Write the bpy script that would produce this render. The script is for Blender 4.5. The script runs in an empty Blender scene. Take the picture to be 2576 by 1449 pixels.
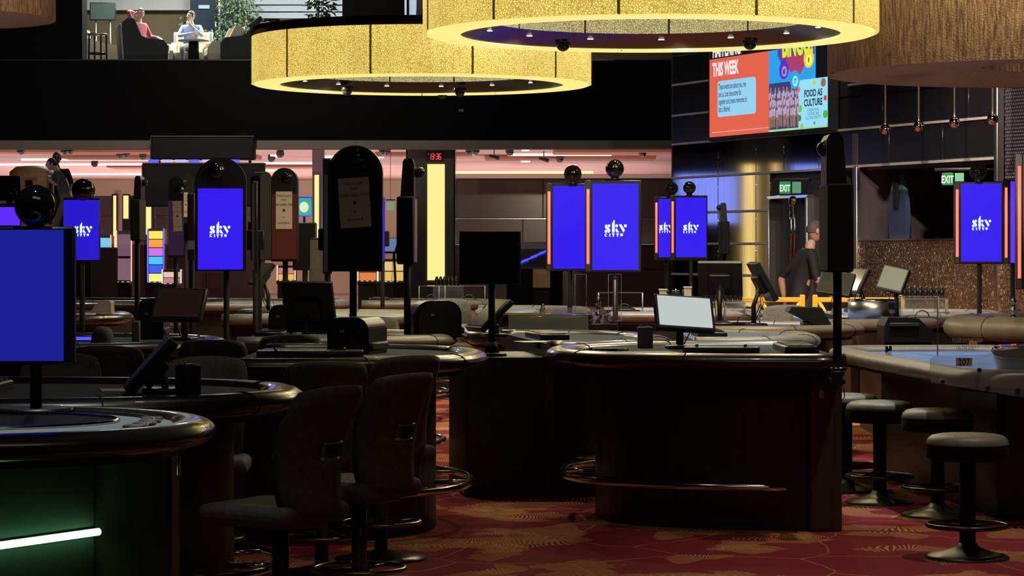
import bpy, bmesh, math, random
from mathutils import Vector, Matrix
random.seed(7)
SC = bpy.context.scene
COL = SC.collection
PI = math.pi
R = math.radians

# ------------------------------------------------------------------ camera, world, exposure
FOC, EYE, HOR = 6500.0, 1.6, 625.0          # focal length in pixels of the 2576 x 1449 frame, eye height, horizon row
cam_d = bpy.data.cameras.new('camera')
cam = bpy.data.objects.new('camera', cam_d)
COL.objects.link(cam)
cam.location = (0, 0, EYE)
cam.rotation_euler = (PI/2, 0, 0)
cam_d.sensor_width = 36
cam_d.lens = FOC/2576*36
cam_d.shift_y = (HOR-724.5)/2576
cam_d.clip_end = 300
SC.camera = cam
SC.view_settings.view_transform = 'Standard'
SC.view_settings.look = 'None'
SC.view_settings.exposure = 0.0
SC.view_settings.gamma = 1.0
SC.view_settings.use_curve_mapping = False
w = bpy.data.worlds.new('world')
SC.world = w
w.use_nodes = True
w.node_tree.nodes['Background'].inputs[0].default_value = (0.5, 0.55, 0.7, 1)
w.node_tree.nodes['Background'].inputs[1].default_value = 0.002


def light(kind, loc, energy, color=(1, 1, 1), size=0.1, rot=(0, 0, 0), size_y=None, spot=None, blend=0.6):
    d = bpy.data.lights.new('lamp', kind)
    d.energy = energy
    d.color = color
    if kind == 'AREA':
        d.size = size
        if size_y:
            d.shape = 'RECTANGLE'
            d.size_y = size_y
    else:
        d.shadow_soft_size = size
    if kind == 'SPOT':
        d.spot_size = spot or R(70)
        d.spot_blend = blend
    o = bpy.data.objects.new('lamp', d)
    o.location = loc
    o.rotation_euler = rot
    COL.objects.link(o)
    return o


# the lit gaming hall under the balcony: unseen upward lamps added in place of the ceiling's coves
for x, y, e in ((-14, 64, 300), (-6.5, 64, 300), (1.0, 64, 300), (-14, 80, 480), (-6.5, 80, 480), (1.0, 80, 420)):
    light('AREA', (x, y, 1.7), e, (1.0, 0.70, 0.68), 7.0, (PI, 0, 0), 15.0)
for x in (-12.0, -7.5, -3.5):               # unseen spots added to brighten the far wall
    light('SPOT', (x, 80.0, 3.6), 260, (1.0, 0.82, 0.74), 0.2, (R(72), 0, 0), spot=R(80))
# upstairs lounge ceiling panels
for x, y, e in ((-8.0, 56.0, 400), (-5.5, 56.5, 370), (-2.6, 57, 330)):
    light('AREA', (x, y, 8.6), e, (0.98, 1.0, 0.93), 1.4, (0, 0, 0), 1.4)
light('AREA', (-5.2, 47.0, 7.7), 90, (0.95, 1.0, 0.95), 1.0, (R(70), 0, 0), 1.0)
# atrium downlights above the tables (outside the frame, in the dark ceiling)
light('AREA', (1.0, 3.5, 8.6), 75, (1.0, 0.88, 0.72), 7.0, (R(38), 0, 0), 3.0)  # broad frontal fill, added from the viewer's side of the tables
for x, y, e, c, a in ((3.6, 13.2, 560, (1, 0.84, 0.66), 50), (1.0, 13.0, 170, (1, 0.82, 0.62), 55), (3.2, 17.4, 1300, (0.90, 0.94, 1.0), 44), (1.3, 18.8, 620, (1, 0.9, 0.8), 50),
                      (3.2, 22.6, 2000, (1, 0.92, 0.80), 62), (1.2, 23.5, 1300, (1, 0.92, 0.82), 62), (4.4, 27.5, 1500, (1, 0.86, 0.68), 62), (1.2, 28.5, 1100, (1, 0.9, 0.8), 62),
                      (-1.0, 26.0, 1300, (1, 0.92, 0.84), 62), (-1.2, 18.4, 380, (1, 0.9, 0.76), 60), (-3.0, 21.4, 420, (1, 0.88, 0.78), 55), (-4.2, 27.5, 900, (1, 0.9, 0.8), 60), (-0.7, 12.6, 60, (1, 0.84, 0.58), 50),
                      (-1.5, 9.3, 750, (0.92, 0.97, 1.0), 18), (2.95, 20.9, 900, (1, 0.9, 0.82), 30)):
    light('SPOT', (x, y, 7.4), e, c, 0.09, (0, 0, 0), spot=R(a))


def aim(p, q):
    return (Vector(q)-Vector(p)).to_track_quat('-Z', 'Y').to_euler()


for p, q, e, c, a in (((2.4, 28.6, 5.4), (3.5, 31.3, 1.3), 190, (1, 0.86, 0.74), 50), ((3.6, 24.3, 5.0), (4.9, 29.8, 1.2), 1700, (1, 0.80, 0.62), 44),
                      ((4.6, 24.6, 4.8), (4.4, 29.4, 3.0), 500, (1, 0.9, 0.85), 50)):
    light('SPOT', p, e, c, 0.08, aim(p, q), spot=R(a))  # unseen spots added to brighten the man, the mosaic and the right wall
light('SPOT', (0.8, 27.5, 5.2), 420, (1, 0.93, 0.82), 0.08, aim((0.8, 27.5, 5.2), (2.9, 34.6, 2.8)), spot=R(50))  # unseen spot added to brighten the wall's steel joints


# ------------------------------------------------------------------ helpers
def at(px, py, d):
    """the point seen at pixel (px, py) at depth d"""
    return Vector(((px-1288)/FOC*d, d, EYE+(HOR-py)/FOC*d))


def xat(px, d):
    return (px-1288)/FOC*d


def zat(py, d):
    return EYE+(HOR-py)/FOC*d


def lin(r, g, b):
    f = lambda c: (c/255/12.92) if c/255 <= 0.04045 else ((c/255+0.055)/1.055)**2.4
    return (f(r), f(g), f(b))


class MB:
    def __init__(self):
        self.v, self.f, self.s = [], [], []

    def add(self, vs, fs, M=None, smooth=False):
        n = len(self.v)
        self.v += [(M @ Vector(p)) if M is not None else Vector(p) for p in vs]
        self.f += [tuple(i+n for i in q) for q in fs]
        self.s += [smooth]*len(fs)
        return self

    def box(self, c, s, M=None, rz=0.0):
        x, y, z = s[0]/2, s[1]/2, s[2]/2
        T = Matrix.Translation(c) @ Matrix.Rotation(rz, 4, 'Z')
        if M is not None:
            T = M @ T
        vs = [(a*x, b*y, d*z) for a in (-1, 1) for b in (-1, 1) for d in (-1, 1)]
        return self.add(vs, [(0, 1, 3, 2), (4, 6, 7, 5), (0, 4, 5, 1), (2, 3, 7, 6), (0, 2, 6, 4), (1, 5, 7, 3)], T)

    def rbox(self, c, s, r=0.01, seg=2, M=None, rz=0.0):
        bm = bmesh.new()
        bmesh.ops.create_cube(bm, size=1)
        for v in bm.verts:
            v.co = Vector((v.co.x*s[0], v.co.y*s[1], v.co.z*s[2]))
        r = min(r, min(s)*0.49)
        bmesh.ops.bevel(bm, geom=bm.edges[:], offset=r, segments=seg, affect='EDGES', profile=0.5)
        bm.verts.index_update()
        T = Matrix.Translation(c) @ Matrix.Rotation(rz, 4, 'Z')
        if M is not None:
            T = M @ T
        fs = [tuple(v.index for v in f.verts) for f in bm.faces]
        bm.normal_update()
        sm = [max(abs(x) for x in f.normal) < 0.999 for f in bm.faces]
        self.add([v.co.copy() for v in bm.verts], fs, T, True)
        self.s[-len(fs):] = sm
        bm.free()
        return self

    def cyl(self, p0, p1, r0, r1=None, n=12, M=None, smooth=True, caps=True):
        r1 = r0 if r1 is None else r1
        p0, p1 = Vector(p0), Vector(p1)
        q = (p1-p0).to_track_quat('Z', 'Y')
        vs = []
        for p, r in ((p0, r0), (p1, r1)):
            vs += [p+q @ Vector((r*math.cos(2*PI*i/n), r*math.sin(2*PI*i/n), 0)) for i in range(n)]
        self.add(vs, [(i, (i+1) % n, n+(i+1) % n, n+i) for i in range(n)], M, smooth)
        if caps:
            self.add(vs, [tuple(range(n-1, -1, -1)), tuple(range(n, 2*n))], M, False)
        return self

    def lathe(self, prof, n=24, M=None, smooth=True, a0=0.0, a1=2*PI):
        full = abs(a1-a0-2*PI) < 1e-6
        m = n if full else n+1
        vs = []
        for r, z in prof:
            vs += [(r*math.cos(a0+(a1-a0)*i/n), r*math.sin(a0+(a1-a0)*i/n), z) for i in range(m)]
        fs = []
        for k in range(len(prof)-1):
            for i in range(n):
                j = (i+1) % m if full else i+1
                fs.append((k*m+i, k*m+j, (k+1)*m+j, (k+1)*m+i))
        return self.add(vs, fs, M, smooth)

    def tube(self, pts, r, n=8, closed=False, M=None, rx=None, rzv=None):
        """round tube along points; with rx/rzv an elliptic section (rx sideways, rzv vertical)"""
        pts = [Vector(p) for p in pts]
        m = len(pts)
        vs = []
        for i, p in enumerate(pts):
            a = pts[(i-1) % m] if closed or i > 0 else p
            b = pts[(i+1) % m] if closed or i < m-1 else p
            t = (b-a).normalized()
            up = Vector((0, 0, 1)) if abs(t.z) < 0.95 else Vector((1, 0, 0))
            sd = t.cross(up).normalized()
            u2 = sd.cross(t).normalized()
            for k in range(n):
                an = 2*PI*k/n
                vs.append(p+sd*((rx or r)*math.cos(an))+u2*((rzv or r)*math.sin(an)))
        fs = []
        for i in range(m if closed else m-1):
            j = (i+1) % m
            for k in range(n):
                l = (k+1) % n
                fs.append((i*n+k, i*n+l, j*n+l, j*n+k))
        self.add(vs, fs, M, True)
        if not closed:
            self.add(vs, [tuple(range(n-1, -1, -1)), tuple((m-1)*n+k for k in range(n))], M, False)
        return self

    def prism(self, poly, h0, h1, M=None, axis='Z', smooth=False):
        """extrude a 2-D outline; axis Z: (x, y) outline; axis Y: outline in (x, z), extruded along y"""
        n = len(poly)
        if axis == 'Z':
            vs = [(p[0], p[1], h0) for p in poly]+[(p[0], p[1], h1) for p in poly]
        else:
            vs = [(p[0], h0, p[1]) for p in poly]+[(p[0], h1, p[1]) for p in poly]
        self.add(vs, [(i, (i+1) % n, n+(i+1) % n, n+i) for i in range(n)], M, smooth)
        return self.add(vs, [tuple(range(n-1, -1, -1)), tuple(range(n, 2*n))], M, False)

    def sphere(self, c, r, nu=16, nv=10, M=None, sc=(1, 1, 1), v0=0.0, v1=PI):
        vs = []
        for j in range(nv+1):
            t = v0+(v1-v0)*j/nv
            for i in range(nu):
                p = 2*PI*i/nu
                vs.append((c[0]+r*sc[0]*math.sin(t)*math.cos(p), c[1]+r*sc[1]*math.sin(t)*math.sin(p), c[2]+r*sc[2]*math.cos(t)))
        fs = [(j*nu+i, (j+1)*nu+i, (j+1)*nu+(i+1) % nu, j*nu+(i+1) % nu) for j in range(nv) for i in range(nu)]
        return self.add(vs, fs, M, True)

    def quad(self, a, b, c, d, M=None):
        return self.add([a, b, c, d], [(0, 1, 2, 3)], M)

    def build(self, name, m, parent=None, loc=None, rz=None):
        me = bpy.data.meshes.new(name)
        me.from_pydata([tuple(p) for p in self.v], [], self.f)
        me.polygons.foreach_set('use_smooth', self.s)
        me.materials.append(m)
        bm = bmesh.new()
        bm.from_mesh(me)
        bmesh.ops.remove_doubles(bm, verts=bm.verts, dist=1e-5)
        bmesh.ops.recalc_face_normals(bm, faces=bm.faces)
        bm.to_mesh(me)
        bm.free()
        o = bpy.data.objects.new(name, me)
        COL.objects.link(o)
        if parent is not None:
            o.parent = parent
        if loc is not None:
            o.location = loc
        if rz is not None:
            o.rotation_euler = (0, 0, rz)
        return o


def obj_mesh(name, me, m, parent=None):
    me.materials.clear()
    me.materials.append(m)
    o = bpy.data.objects.new(name, me)
    COL.objects.link(o)
    if parent is not None:
        o.parent = parent
    return o


def tag(o, label=None, cat=None, group=None, kind=None):
    if label:
        o['label'] = label
    if cat:
        o['category'] = cat
    if group:
        o['group'] = group
    if kind:
        o['kind'] = kind
    return o


def thing(name, label, cat, loc=(0, 0, 0), rz=0.0, group=None):
    o = bpy.data.objects.new(name, None)
    o.empty_display_size = 0.1
    COL.objects.link(o)
    o.location = loc
    o.rotation_euler = (0, 0, rz)
    return tag(o, label, cat, group)


def struct(o):
    o['kind'] = 'structure'
    return o


def copy_tree(o, loc, rz, label=None, group=None):
    """a thing with its parts and sub-parts, placed elsewhere"""
    c = o.copy()
    COL.objects.link(c)
    c.location = loc
    c.rotation_euler = (0, 0, rz)
    if label:
        c['label'] = label
    if group:
        c['group'] = group
    for ch in list(o.children):
        d = ch.copy()
        COL.objects.link(d)
        d.parent = c
        for g in list(ch.children):
            e = g.copy()
            COL.objects.link(e)
            e.parent = d
    return c


XZ = Matrix.Rotation(PI/2, 4, 'X')         # lays XY lettering upright, facing -Y


def text_mesh(s, size, M, sx=1.0, align='LEFT', bold=0.0, ext=0.0):
    cu = bpy.data.curves.new('lettering', 'FONT')
    cu.body = s
    cu.size = size
    cu.align_x = align
    cu.offset = bold
    cu.extrude = ext
    cu.resolution_u = 3
    o = bpy.data.objects.new('lettering', cu)
    me = bpy.data.meshes.new_from_object(o)
    bpy.data.objects.remove(o)
    bpy.data.curves.remove(cu)
    me.transform(M @ XZ @ Matrix.Diagonal((sx, 1, 1, 1)))
    return me


# ------------------------------------------------------------------ materials
MATS = {}


def mat(name, col, rough=0.5, metal=0.0, emit=None, es=1.0, coat=0.0, spec=0.5, trans=0.0, noise=None, bump=None, aniso=0.0, ior=None):
    if name in MATS:
        return MATS[name]
    m = bpy.data.materials.new(name)
    m.use_nodes = True
    nt = m.node_tree
    b = nt.nodes['Principled BSDF']
    b.inputs['Base Color'].default_value = (*col, 1)
    b.inputs['Roughness'].default_value = rough
    b.inputs['Metallic'].default_value = metal
    b.inputs['Specular IOR Level'].default_value = spec
    b.inputs['Coat Weight'].default_value = coat
    b.inputs['Transmission Weight'].default_value = trans
    if ior:
        b.inputs['IOR'].default_value = ior
    if aniso:
        b.inputs['Anisotropic'].default_value = aniso
    if emit is not None:
        b.inputs['Emission Color'].default_value = (*emit, 1)
        b.inputs['Emission Strength'].default_value = es
    if noise or bump:
        tc = nt.nodes.new('ShaderNodeTexCoord')
    if noise:                               # (scale, amount, stretch): uneven colour
        mp = nt.nodes.new('ShaderNodeMapping')
        mp.inputs['Scale'].default_value = noise[2] if len(noise) > 2 else (1, 1, 1)
        nz = nt.nodes.new('ShaderNodeTexNoise')
        nz.inputs['Scale'].default_value = noise[0]
        nz.inputs['Detail'].default_value = 4
        mr = nt.nodes.new('ShaderNodeMapRange')
        mr.inputs[1].default_value, mr.inputs[2].default_value = 0.3, 0.7
        mr.inputs[3].default_value, mr.inputs[4].default_value = 1-noise[1], 1+noise[1]
        mx = nt.nodes.new('ShaderNodeVectorMath')
        mx.operation = 'SCALE'
        mx.inputs[0].default_value = col
        nt.links.new(tc.outputs['Object'], mp.inputs[0])
        nt.links.new(mp.outputs[0], nz.inputs['Vector'])
        nt.links.new(nz.outputs['Fac'], mr.inputs[0])
        nt.links.new(mr.outputs[0], mx.inputs['Scale'])
        nt.links.new(mx.outputs[0], b.inputs['Base Color'])
    if bump:                                # (scale, strength)
        nb = nt.nodes.new('ShaderNodeTexNoise')
        nb.inputs['Scale'].default_value = bump[0]
        bp = nt.nodes.new('ShaderNodeBump')
        bp.inputs['Strength'].default_value = bump[1]
        bp.inputs['Distance'].default_value = 0.25/bump[0]
        nt.links.new(tc.outputs['Object'], nb.inputs['Vector'])
        nt.links.new(nb.outputs['Fac'], bp.inputs['Height'])
        nt.links.new(bp.outputs[0], b.inputs['Normal'])
    MATS[name] = m
    return m


def glow(name, col, s=1.0, rough=0.3):
    return mat(name, (0.02, 0.02, 0.02), rough, emit=col, es=s)


black = mat('black plastic', (0.010, 0.010, 0.011), 0.38)
matt = mat('matt black', (0.008, 0.008, 0.008), 0.75, spec=0.25)
darkgrey = mat('dark grey plastic', (0.03, 0.03, 0.032), 0.45)
grey = mat('grey plastic', (0.12, 0.12, 0.13), 0.45)
tan = mat('tan board', (0.20, 0.15, 0.125), 0.7, noise=(30, 0.12))
leather = mat('black vinyl padding', (0.022, 0.020, 0.016), 0.30, spec=0.65, coat=0.45, bump=(160, 0.05))
brownpad = mat('taupe vinyl padding', (0.19, 0.165, 0.13), 0.42, noise=(9, 0.15), bump=(120, 0.08))
fabric = mat('charcoal upholstery', (0.085, 0.078, 0.064), 0.8, spec=0.3, noise=(40, 0.25), bump=(300, 0.15))
lightfab = mat('grey seat vinyl', (0.17, 0.16, 0.13), 0.5, noise=(14, 0.2))
felt = mat('slate blue felt', (0.05, 0.072, 0.105), 0.85, spec=0.2, noise=(18, 0.25), bump=(400, 0.1))
bluefelt = mat('blue gaming cloth', (0.11, 0.19, 0.40), 0.6, spec=0.35, noise=(6, 0.35), bump=(60, 0.12))
greyfelt = mat('pale grey felt', (0.30, 0.34, 0.33), 0.8, spec=0.2, noise=(12, 0.15))
cabinet = mat('dark stained veneer', (0.022, 0.020, 0.018), 0.42, noise=(6, 0.3, (6, 6, 0.6)))
brownpanel = mat('brown veneer panel', (0.05, 0.034, 0.025), 0.45, noise=(6, 0.3, (6, 6, 0.6)))
chrome = mat('polished steel', (0.75, 0.74, 0.72), 0.12, 1.0)
steel = mat('brushed steel', (0.55, 0.53, 0.50), 0.3, 1.0, noise=(30, 0.2, (20, 20, 0.5)))
gunmetal = mat('dark gunmetal', (0.06, 0.06, 0.06), 0.3, 0.8)
paper = mat('paper', (0.62, 0.50, 0.42), 0.9, noise=(3, 0.08))
white = mat('white card', (0.72, 0.70, 0.64), 0.8)
ink = mat('dark ink', (0.03, 0.025, 0.02), 0.8)
acrylic = mat('clear acrylic', (0.97, 0.98, 1.0), 0.03, trans=1.0, ior=1.12, spec=0.5)
smoked = mat('dark camera dome', (0.006, 0.006, 0.006), 0.06, spec=0.7, coat=0.6)
skin = mat('skin', (0.50, 0.29, 0.21), 0.55)
skin_pale = mat('pale skin', (0.62, 0.42, 0.34), 0.55)
hair_dark = mat('dark hair', (0.02, 0.014, 0.011), 0.6)
hair_grey = mat('grey brown hair', (0.16, 0.11, 0.085), 0.7)
screenblue = glow('blue screen', lin(50, 24, 240), 1.0, 0.15)
screenblue2 = glow('dim blue screen', lin(24, 29, 146))
screenviolet = glow('violet screen', lin(98, 46, 255))
logowhite = glow('logo white', lin(236, 250, 252))
redtube = glow('red light tube', (2.6, 0.30, 0.20))
greentube = glow('green light tube', (2.8, 10.0, 4.2))
yellowlight = glow('yellow light panel', (1.0, 0.87, 0.30))


def nodes_of(name, rough=0.5, metal=0.0):
    m = bpy.data.materials.new(name)
    m.use_nodes = True
    nt = m.node_tree
    b = nt.nodes['Principled BSDF']
    b.inputs['Roughness'].default_value = rough
    b.inputs['Metallic'].default_value = metal
    return m, nt, b


def N(nt, kind, **kw):
    n = nt.nodes.new(kind)
    for k, v in kw.items():
        setattr(n, k, v)
    return n


def math_node(nt, op, a, b=None):
    n = N(nt, 'ShaderNodeMath', operation=op)
    for i, x in enumerate((a, b)):
        if x is None:
            continue
        if isinstance(x, (int, float)):
            n.inputs[i].default_value = x
        else:
            nt.links.new(x, n.inputs[i])
    return n.outputs[0]


def carpet_material():
    m, nt, b = nodes_of('red carpet with gold fans', 0.95)
    b.inputs['Specular IOR Level'].default_value = 0.1
    L = nt.links.new
    tc = N(nt, 'ShaderNodeTexCoord')
    nz = N(nt, 'ShaderNodeTexNoise')
    nz.inputs['Scale'].default_value = 1.3
    L(tc.outputs['Object'], nz.inputs['Vector'])
    warp = N(nt, 'ShaderNodeVectorMath', operation='MULTIPLY_ADD')
    L(nz.outputs['Color'], warp.inputs[0])
    warp.inputs[1].default_value = (0.5, 0.5, 0)
    L(tc.outputs['Object'], warp.inputs[2])
    acc = None
    for scale, off, ra, rb, k in ((0.62, (0.3, 0.1, 0), 0.20, 0.46, 110), (0.85, (5.2, 2.7, 0), 0.16, 0.38, 84), (1.3, (9.1, 4.4, 0), 0.05, 0.30, 60)):
        mp = N(nt, 'ShaderNodeMapping')
        mp.inputs['Location'].default_value = off
        mp.inputs['Scale'].default_value = (scale, scale, 0)
        L(warp.outputs[0], mp.inputs[0])
        vo = N(nt, 'ShaderNodeTexVoronoi', voronoi_dimensions='2D')
        vo.inputs['Scale'].default_value = 1.0
        vo.inputs['Randomness'].default_value = 0.8
        L(mp.outputs[0], vo.inputs['Vector'])
        df = N(nt, 'ShaderNodeVectorMath', operation='SUBTRACT')
        L(mp.outputs[0], df.inputs[0])
        L(vo.outputs['Position'], df.inputs[1])
        sp = N(nt, 'ShaderNodeSeparateXYZ')
        L(df.outputs[0], sp.inputs[0])
        ang = math_node(nt, 'ARCTAN2', sp.outputs[1], sp.outputs[0])
        swirl = math_node(nt, 'ADD', ang, math_node(nt, 'MULTIPLY', vo.outputs['Distance'], 1.4))
        strp = math_node(nt, 'GREATER_THAN', math_node(nt, 'SINE', math_node(nt, 'MULTIPLY', swirl, k)), 0.25)
        sc2 = N(nt, 'ShaderNodeSeparateXYZ')
        L(vo.outputs['Color'], sc2.inputs[0])
        turn = math_node(nt, 'ADD', ang, math_node(nt, 'MULTIPLY', sc2.outputs[0], 6.28))
        sector = math_node(nt, 'GREATER_THAN', math_node(nt, 'SINE', turn), -0.15)
        fr = N(nt, 'ShaderNodeTexNoise')
        fr.inputs['Scale'].default_value = 9
        L(tc.outputs['Object'], fr.inputs['Vector'])
        edge = math_node(nt, 'ADD', vo.outputs['Distance'], math_node(nt, 'MULTIPLY', math_node(nt, 'SUBTRACT', fr.outputs['Fac'], 0.5), 0.14))
        inner = math_node(nt, 'GREATER_THAN', edge, ra)
        outer = math_node(nt, 'LESS_THAN', edge, rb)
        msk = math_node(nt, 'MULTIPLY', math_node(nt, 'MULTIPLY', inner, outer), math_node(nt, 'MULTIPLY', strp, sector))
        acc = msk if acc is None else math_node(nt, 'MAXIMUM', acc, msk)
    # thin tendrils
    wv = N(nt, 'ShaderNodeTexVoronoi', voronoi_dimensions='2D', feature='DISTANCE_TO_EDGE')
    wv.inputs['Scale'].default_value = 1.1
    L(warp.outputs[0], wv.inputs['Vector'])
    thin = math_node(nt, 'LESS_THAN', wv.outputs['Distance'], 0.008)
    acc = math_node(nt, 'MAXIMUM', acc, math_node(nt, 'MULTIPLY', thin, 0.5))
    pile = N(nt, 'ShaderNodeTexNoise')
    pile.inputs['Scale'].default_value = 220
    L(tc.outputs['Object'], pile.inputs['Vector'])
    mx = N(nt, 'ShaderNodeMix', data_type='RGBA')
    mx.inputs['A'].default_value = (0.22, 0.026, 0.036, 1)
    mx.inputs['B'].default_value = (0.55, 0.31, 0.10, 1)
    L(math_node(nt, 'MULTIPLY', acc, math_node(nt, 'ADD', pile.outputs['Fac'], 0.35)), mx.inputs['Factor'])
    L(mx.outputs['Result'], b.inputs['Base Color'])
    bp = N(nt, 'ShaderNodeBump')
    bp.inputs['Strength'].default_value = 0.4
    bp.inputs['Distance'].default_value = 0.01
    L(pile.outputs['Fac'], bp.inputs['Height'])
    L(bp.outputs[0], b.inputs['Normal'])
    return m


def pebble_material(name, bright, dark, scale, strength):
    """back-lit pressed resin: pale pebbles in a darker net"""
    m, nt, b = nodes_of(name, 0.35)
    b.inputs['Base Color'].default_value = (0.10, 0.08, 0.03, 1)
    L = nt.links.new
    tc = N(nt, 'ShaderNodeTexCoord')
    vo = N(nt, 'ShaderNodeTexVoronoi', feature='DISTANCE_TO_EDGE')
    vo.inputs['Scale'].default_value = scale
    vo.inputs['Randomness'].default_value = 0.9
    L(tc.outputs['Object'], vo.inputs['Vector'])
    rp = N(nt, 'ShaderNodeValToRGB')
    rp.color_ramp.elements[0].position = 0.04
    rp.color_ramp.elements[0].color = (*dark, 1)
    rp.color_ramp.elements[1].position = 0.24
    rp.color_ramp.elements[1].color = (*bright, 1)
    L(vo.outputs['Distance'], rp.inputs[0])
    big = N(nt, 'ShaderNodeTexNoise')
    big.inputs['Scale'].default_value = 1.6
    L(tc.outputs['Object'], big.inputs['Vector'])
    st = math_node(nt, 'MULTIPLY', math_node(nt, 'ADD', math_node(nt, 'MULTIPLY', big.outputs['Fac'], 0.7), 0.65), strength)
    L(rp.outputs[0], b.inputs['Emission Color'])
    L(st, b.inputs['Emission Strength'])
    bp = N(nt, 'ShaderNodeBump')
    bp.inputs['Strength'].default_value = 0.5
    bp.inputs['Distance'].default_value = 0.005
    L(vo.outputs['Distance'], bp.inputs['Height'])
    L(bp.outputs[0], b.inputs['Normal'])
    return m


def beaded_material():
    m, nt, b = nodes_of('beaded bronze shade', 0.4, 0.25)
    L = nt.links.new
    tc = N(nt, 'ShaderNodeTexCoord')
    mp = N(nt, 'ShaderNodeMapping')
    mp.inputs['Scale'].default_value = (46, 46, 5)
    L(tc.outputs['Object'], mp.inputs[0])
    nz = N(nt, 'ShaderNodeTexNoise')
    nz.inputs['Scale'].default_value = 1.0
    nz.inputs['Detail'].default_value = 5
    nz.inputs['Roughness'].default_value = 0.75
    L(mp.outputs[0], nz.inputs['Vector'])
    vo = N(nt, 'ShaderNodeTexVoronoi')
    vo.inputs['Scale'].default_value = 70
    L(tc.outputs['Object'], vo.inputs['Vector'])
    rp = N(nt, 'ShaderNodeValToRGB')
    rp.color_ramp.elements[0].position = 0.40
    rp.color_ramp.elements[0].color = (0.13, 0.085, 0.04, 1)
    rp.color_ramp.elements[1].position = 0.72
    rp.color_ramp.elements[1].color = (0.55, 0.40, 0.20, 1)
    L(nz.outputs['Fac'], rp.inputs[0])
    L(rp.outputs[0], b.inputs['Base Color'])
    bp = N(nt, 'ShaderNodeBump')
    bp.inputs['Strength'].default_value = 0.8
    bp.inputs['Distance'].default_value = 0.012
    hh = math_node(nt, 'ADD', nz.outputs['Fac'], math_node(nt, 'MULTIPLY', vo.outputs['Distance'], 0.4))
    L(hh, bp.inputs['Height'])
    L(bp.outputs[0], b.inputs['Normal'])
    return m


def mosaic_material():
    """half wall of tiny chipped metallic tesserae"""
    m, nt, b = nodes_of('chipped bronze mosaic', 0.28, 0.85)
    L = nt.links.new
    tc = N(nt, 'ShaderNodeTexCoord')
    mp = N(nt, 'ShaderNodeMapping')
    mp.inputs['Scale'].default_value = (95, 95, 60)
    L(tc.outputs['Object'], mp.inputs[0])
    vo = N(nt, 'ShaderNodeTexVoronoi')
    vo.inputs['Scale'].default_value = 1.0
    L(mp.outputs[0], vo.inputs['Vector'])
    rp = N(nt, 'ShaderNodeValToRGB')
    rp.color_ramp.elements[0].position = 0.15
    rp.color_ramp.elements[0].color = (0.10, 0.06, 0.035, 1)
    rp.color_ramp.elements[1].position = 0.95
    rp.color_ramp.elements[1].color = (0.72, 0.52, 0.36, 1)
    L(vo.outputs['Color'], rp.inputs[0])
    L(rp.outputs[0], b.inputs['Base Color'])
    # each chip leans its own way
    sb = N(nt, 'ShaderNodeVectorMath', operation='SUBTRACT')
    L(vo.outputs['Color'], sb.inputs[0])
    sb.inputs[1].default_value = (0.5, 0.5, 0.5)
    sc = N(nt, 'ShaderNodeVectorMath', operation='SCALE')
    L(sb.outputs[0], sc.inputs[0])
    sc.inputs['Scale'].default_value = 1.0
    ge = N(nt, 'ShaderNodeNewGeometry')
    ad = N(nt, 'ShaderNodeVectorMath', operation='ADD')
    L(ge.outputs['Normal'], ad.inputs[0])
    L(sc.outputs[0], ad.inputs[1])
    nm = N(nt, 'ShaderNodeVectorMath', operation='NORMALIZE')
    L(ad.outputs[0], nm.inputs[0])
    L(nm.outputs[0], b.inputs['Normal'])
    return m


carpet = carpet_material()
pebble = pebble_material('lit pebbled resin', (1.0, 0.82, 0.26), (0.54, 0.34, 0.03), 60, 1.06)
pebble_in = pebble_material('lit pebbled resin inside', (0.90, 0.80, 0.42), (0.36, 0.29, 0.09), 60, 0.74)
lampbottom = glow('lit resin ring', (1.0, 0.86, 0.26), 0.98)
beaded = beaded_material()
mosaic = mosaic_material()
brushed = mat('brushed wall metal', (0.36, 0.34, 0.33), 0.055, 1.0, noise=(3, 0.12, (8, 8, 0.6)))
blackgloss = mat('black gloss panel', (0.010, 0.0095, 0.011), 0.22, spec=0.5)
darkceil = mat('black ceiling paint', (0.004, 0.004, 0.004), 0.9, spec=0.1)
fasciamat = mat('black balcony fascia', (0.0035, 0.0035, 0.0037), 0.6, spec=0.08)
soffit = mat('beige soffit paint', (0.30, 0.25, 0.19), 0.7)
pinkceil = mat('pink ceiling paint', (0.66, 0.46, 0.42), 0.6, noise=(0.5, 0.15))
cream = mat('cream wall paint', (0.56, 0.47, 0.34), 0.8)
olive = mat('olive brown wall', (0.085, 0.062, 0.025), 0.75, noise=(2, 0.15))
palelouvre = mat('pale grey louvre', (0.30, 0.31, 0.31), 0.6)

# ------------------------------------------------------------------ the room
struct(MB().box((-4, 72.5, 0.01), (44, 39, 0.02)).build('floor_hall', mat('taupe hall floor', (0.30, 0.25, 0.21), 0.6, noise=(2, 0.2))))
fl = struct(MB().box((0, 45, -0.05), (60, 96, 0.1)).build('floor', carpet))
cl = struct(MB().box((0, 25, 9.1), (40, 56, 0.2)).build('ceiling', darkceil))
# the balcony: slab with fascia, and the soffit band below it
ba = struct(MB().box((-8.0, 52.15, 4.588), (34, 0.3, 1.624)).build('trim_1', fasciamat))
MB().box((-8.0, 56.5, 5.35), (34, 8.4, 0.10)).build('balcony_floor', darkgrey, ba)
sf = MB().box((-8.0, 52.25, 3.69), (34, 0.5, 0.17)).build('soffit_band', soffit, ba)
MB().box((-8.0, 52.0, 5.39), (34, 0.06, 0.03)).build('fascia_cap', gunmetal, ba)
MB().box((xat(1160, 51.9), 51.985, zat(278, 52)), (0.10, 0.03, 0.06)).build('wall_box', grey, ba)
hc = struct(MB().box((-6.0, 72.0, 4.05), (38, 39.0, 0.12)).build('ceiling_hall', pinkceil))
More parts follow.
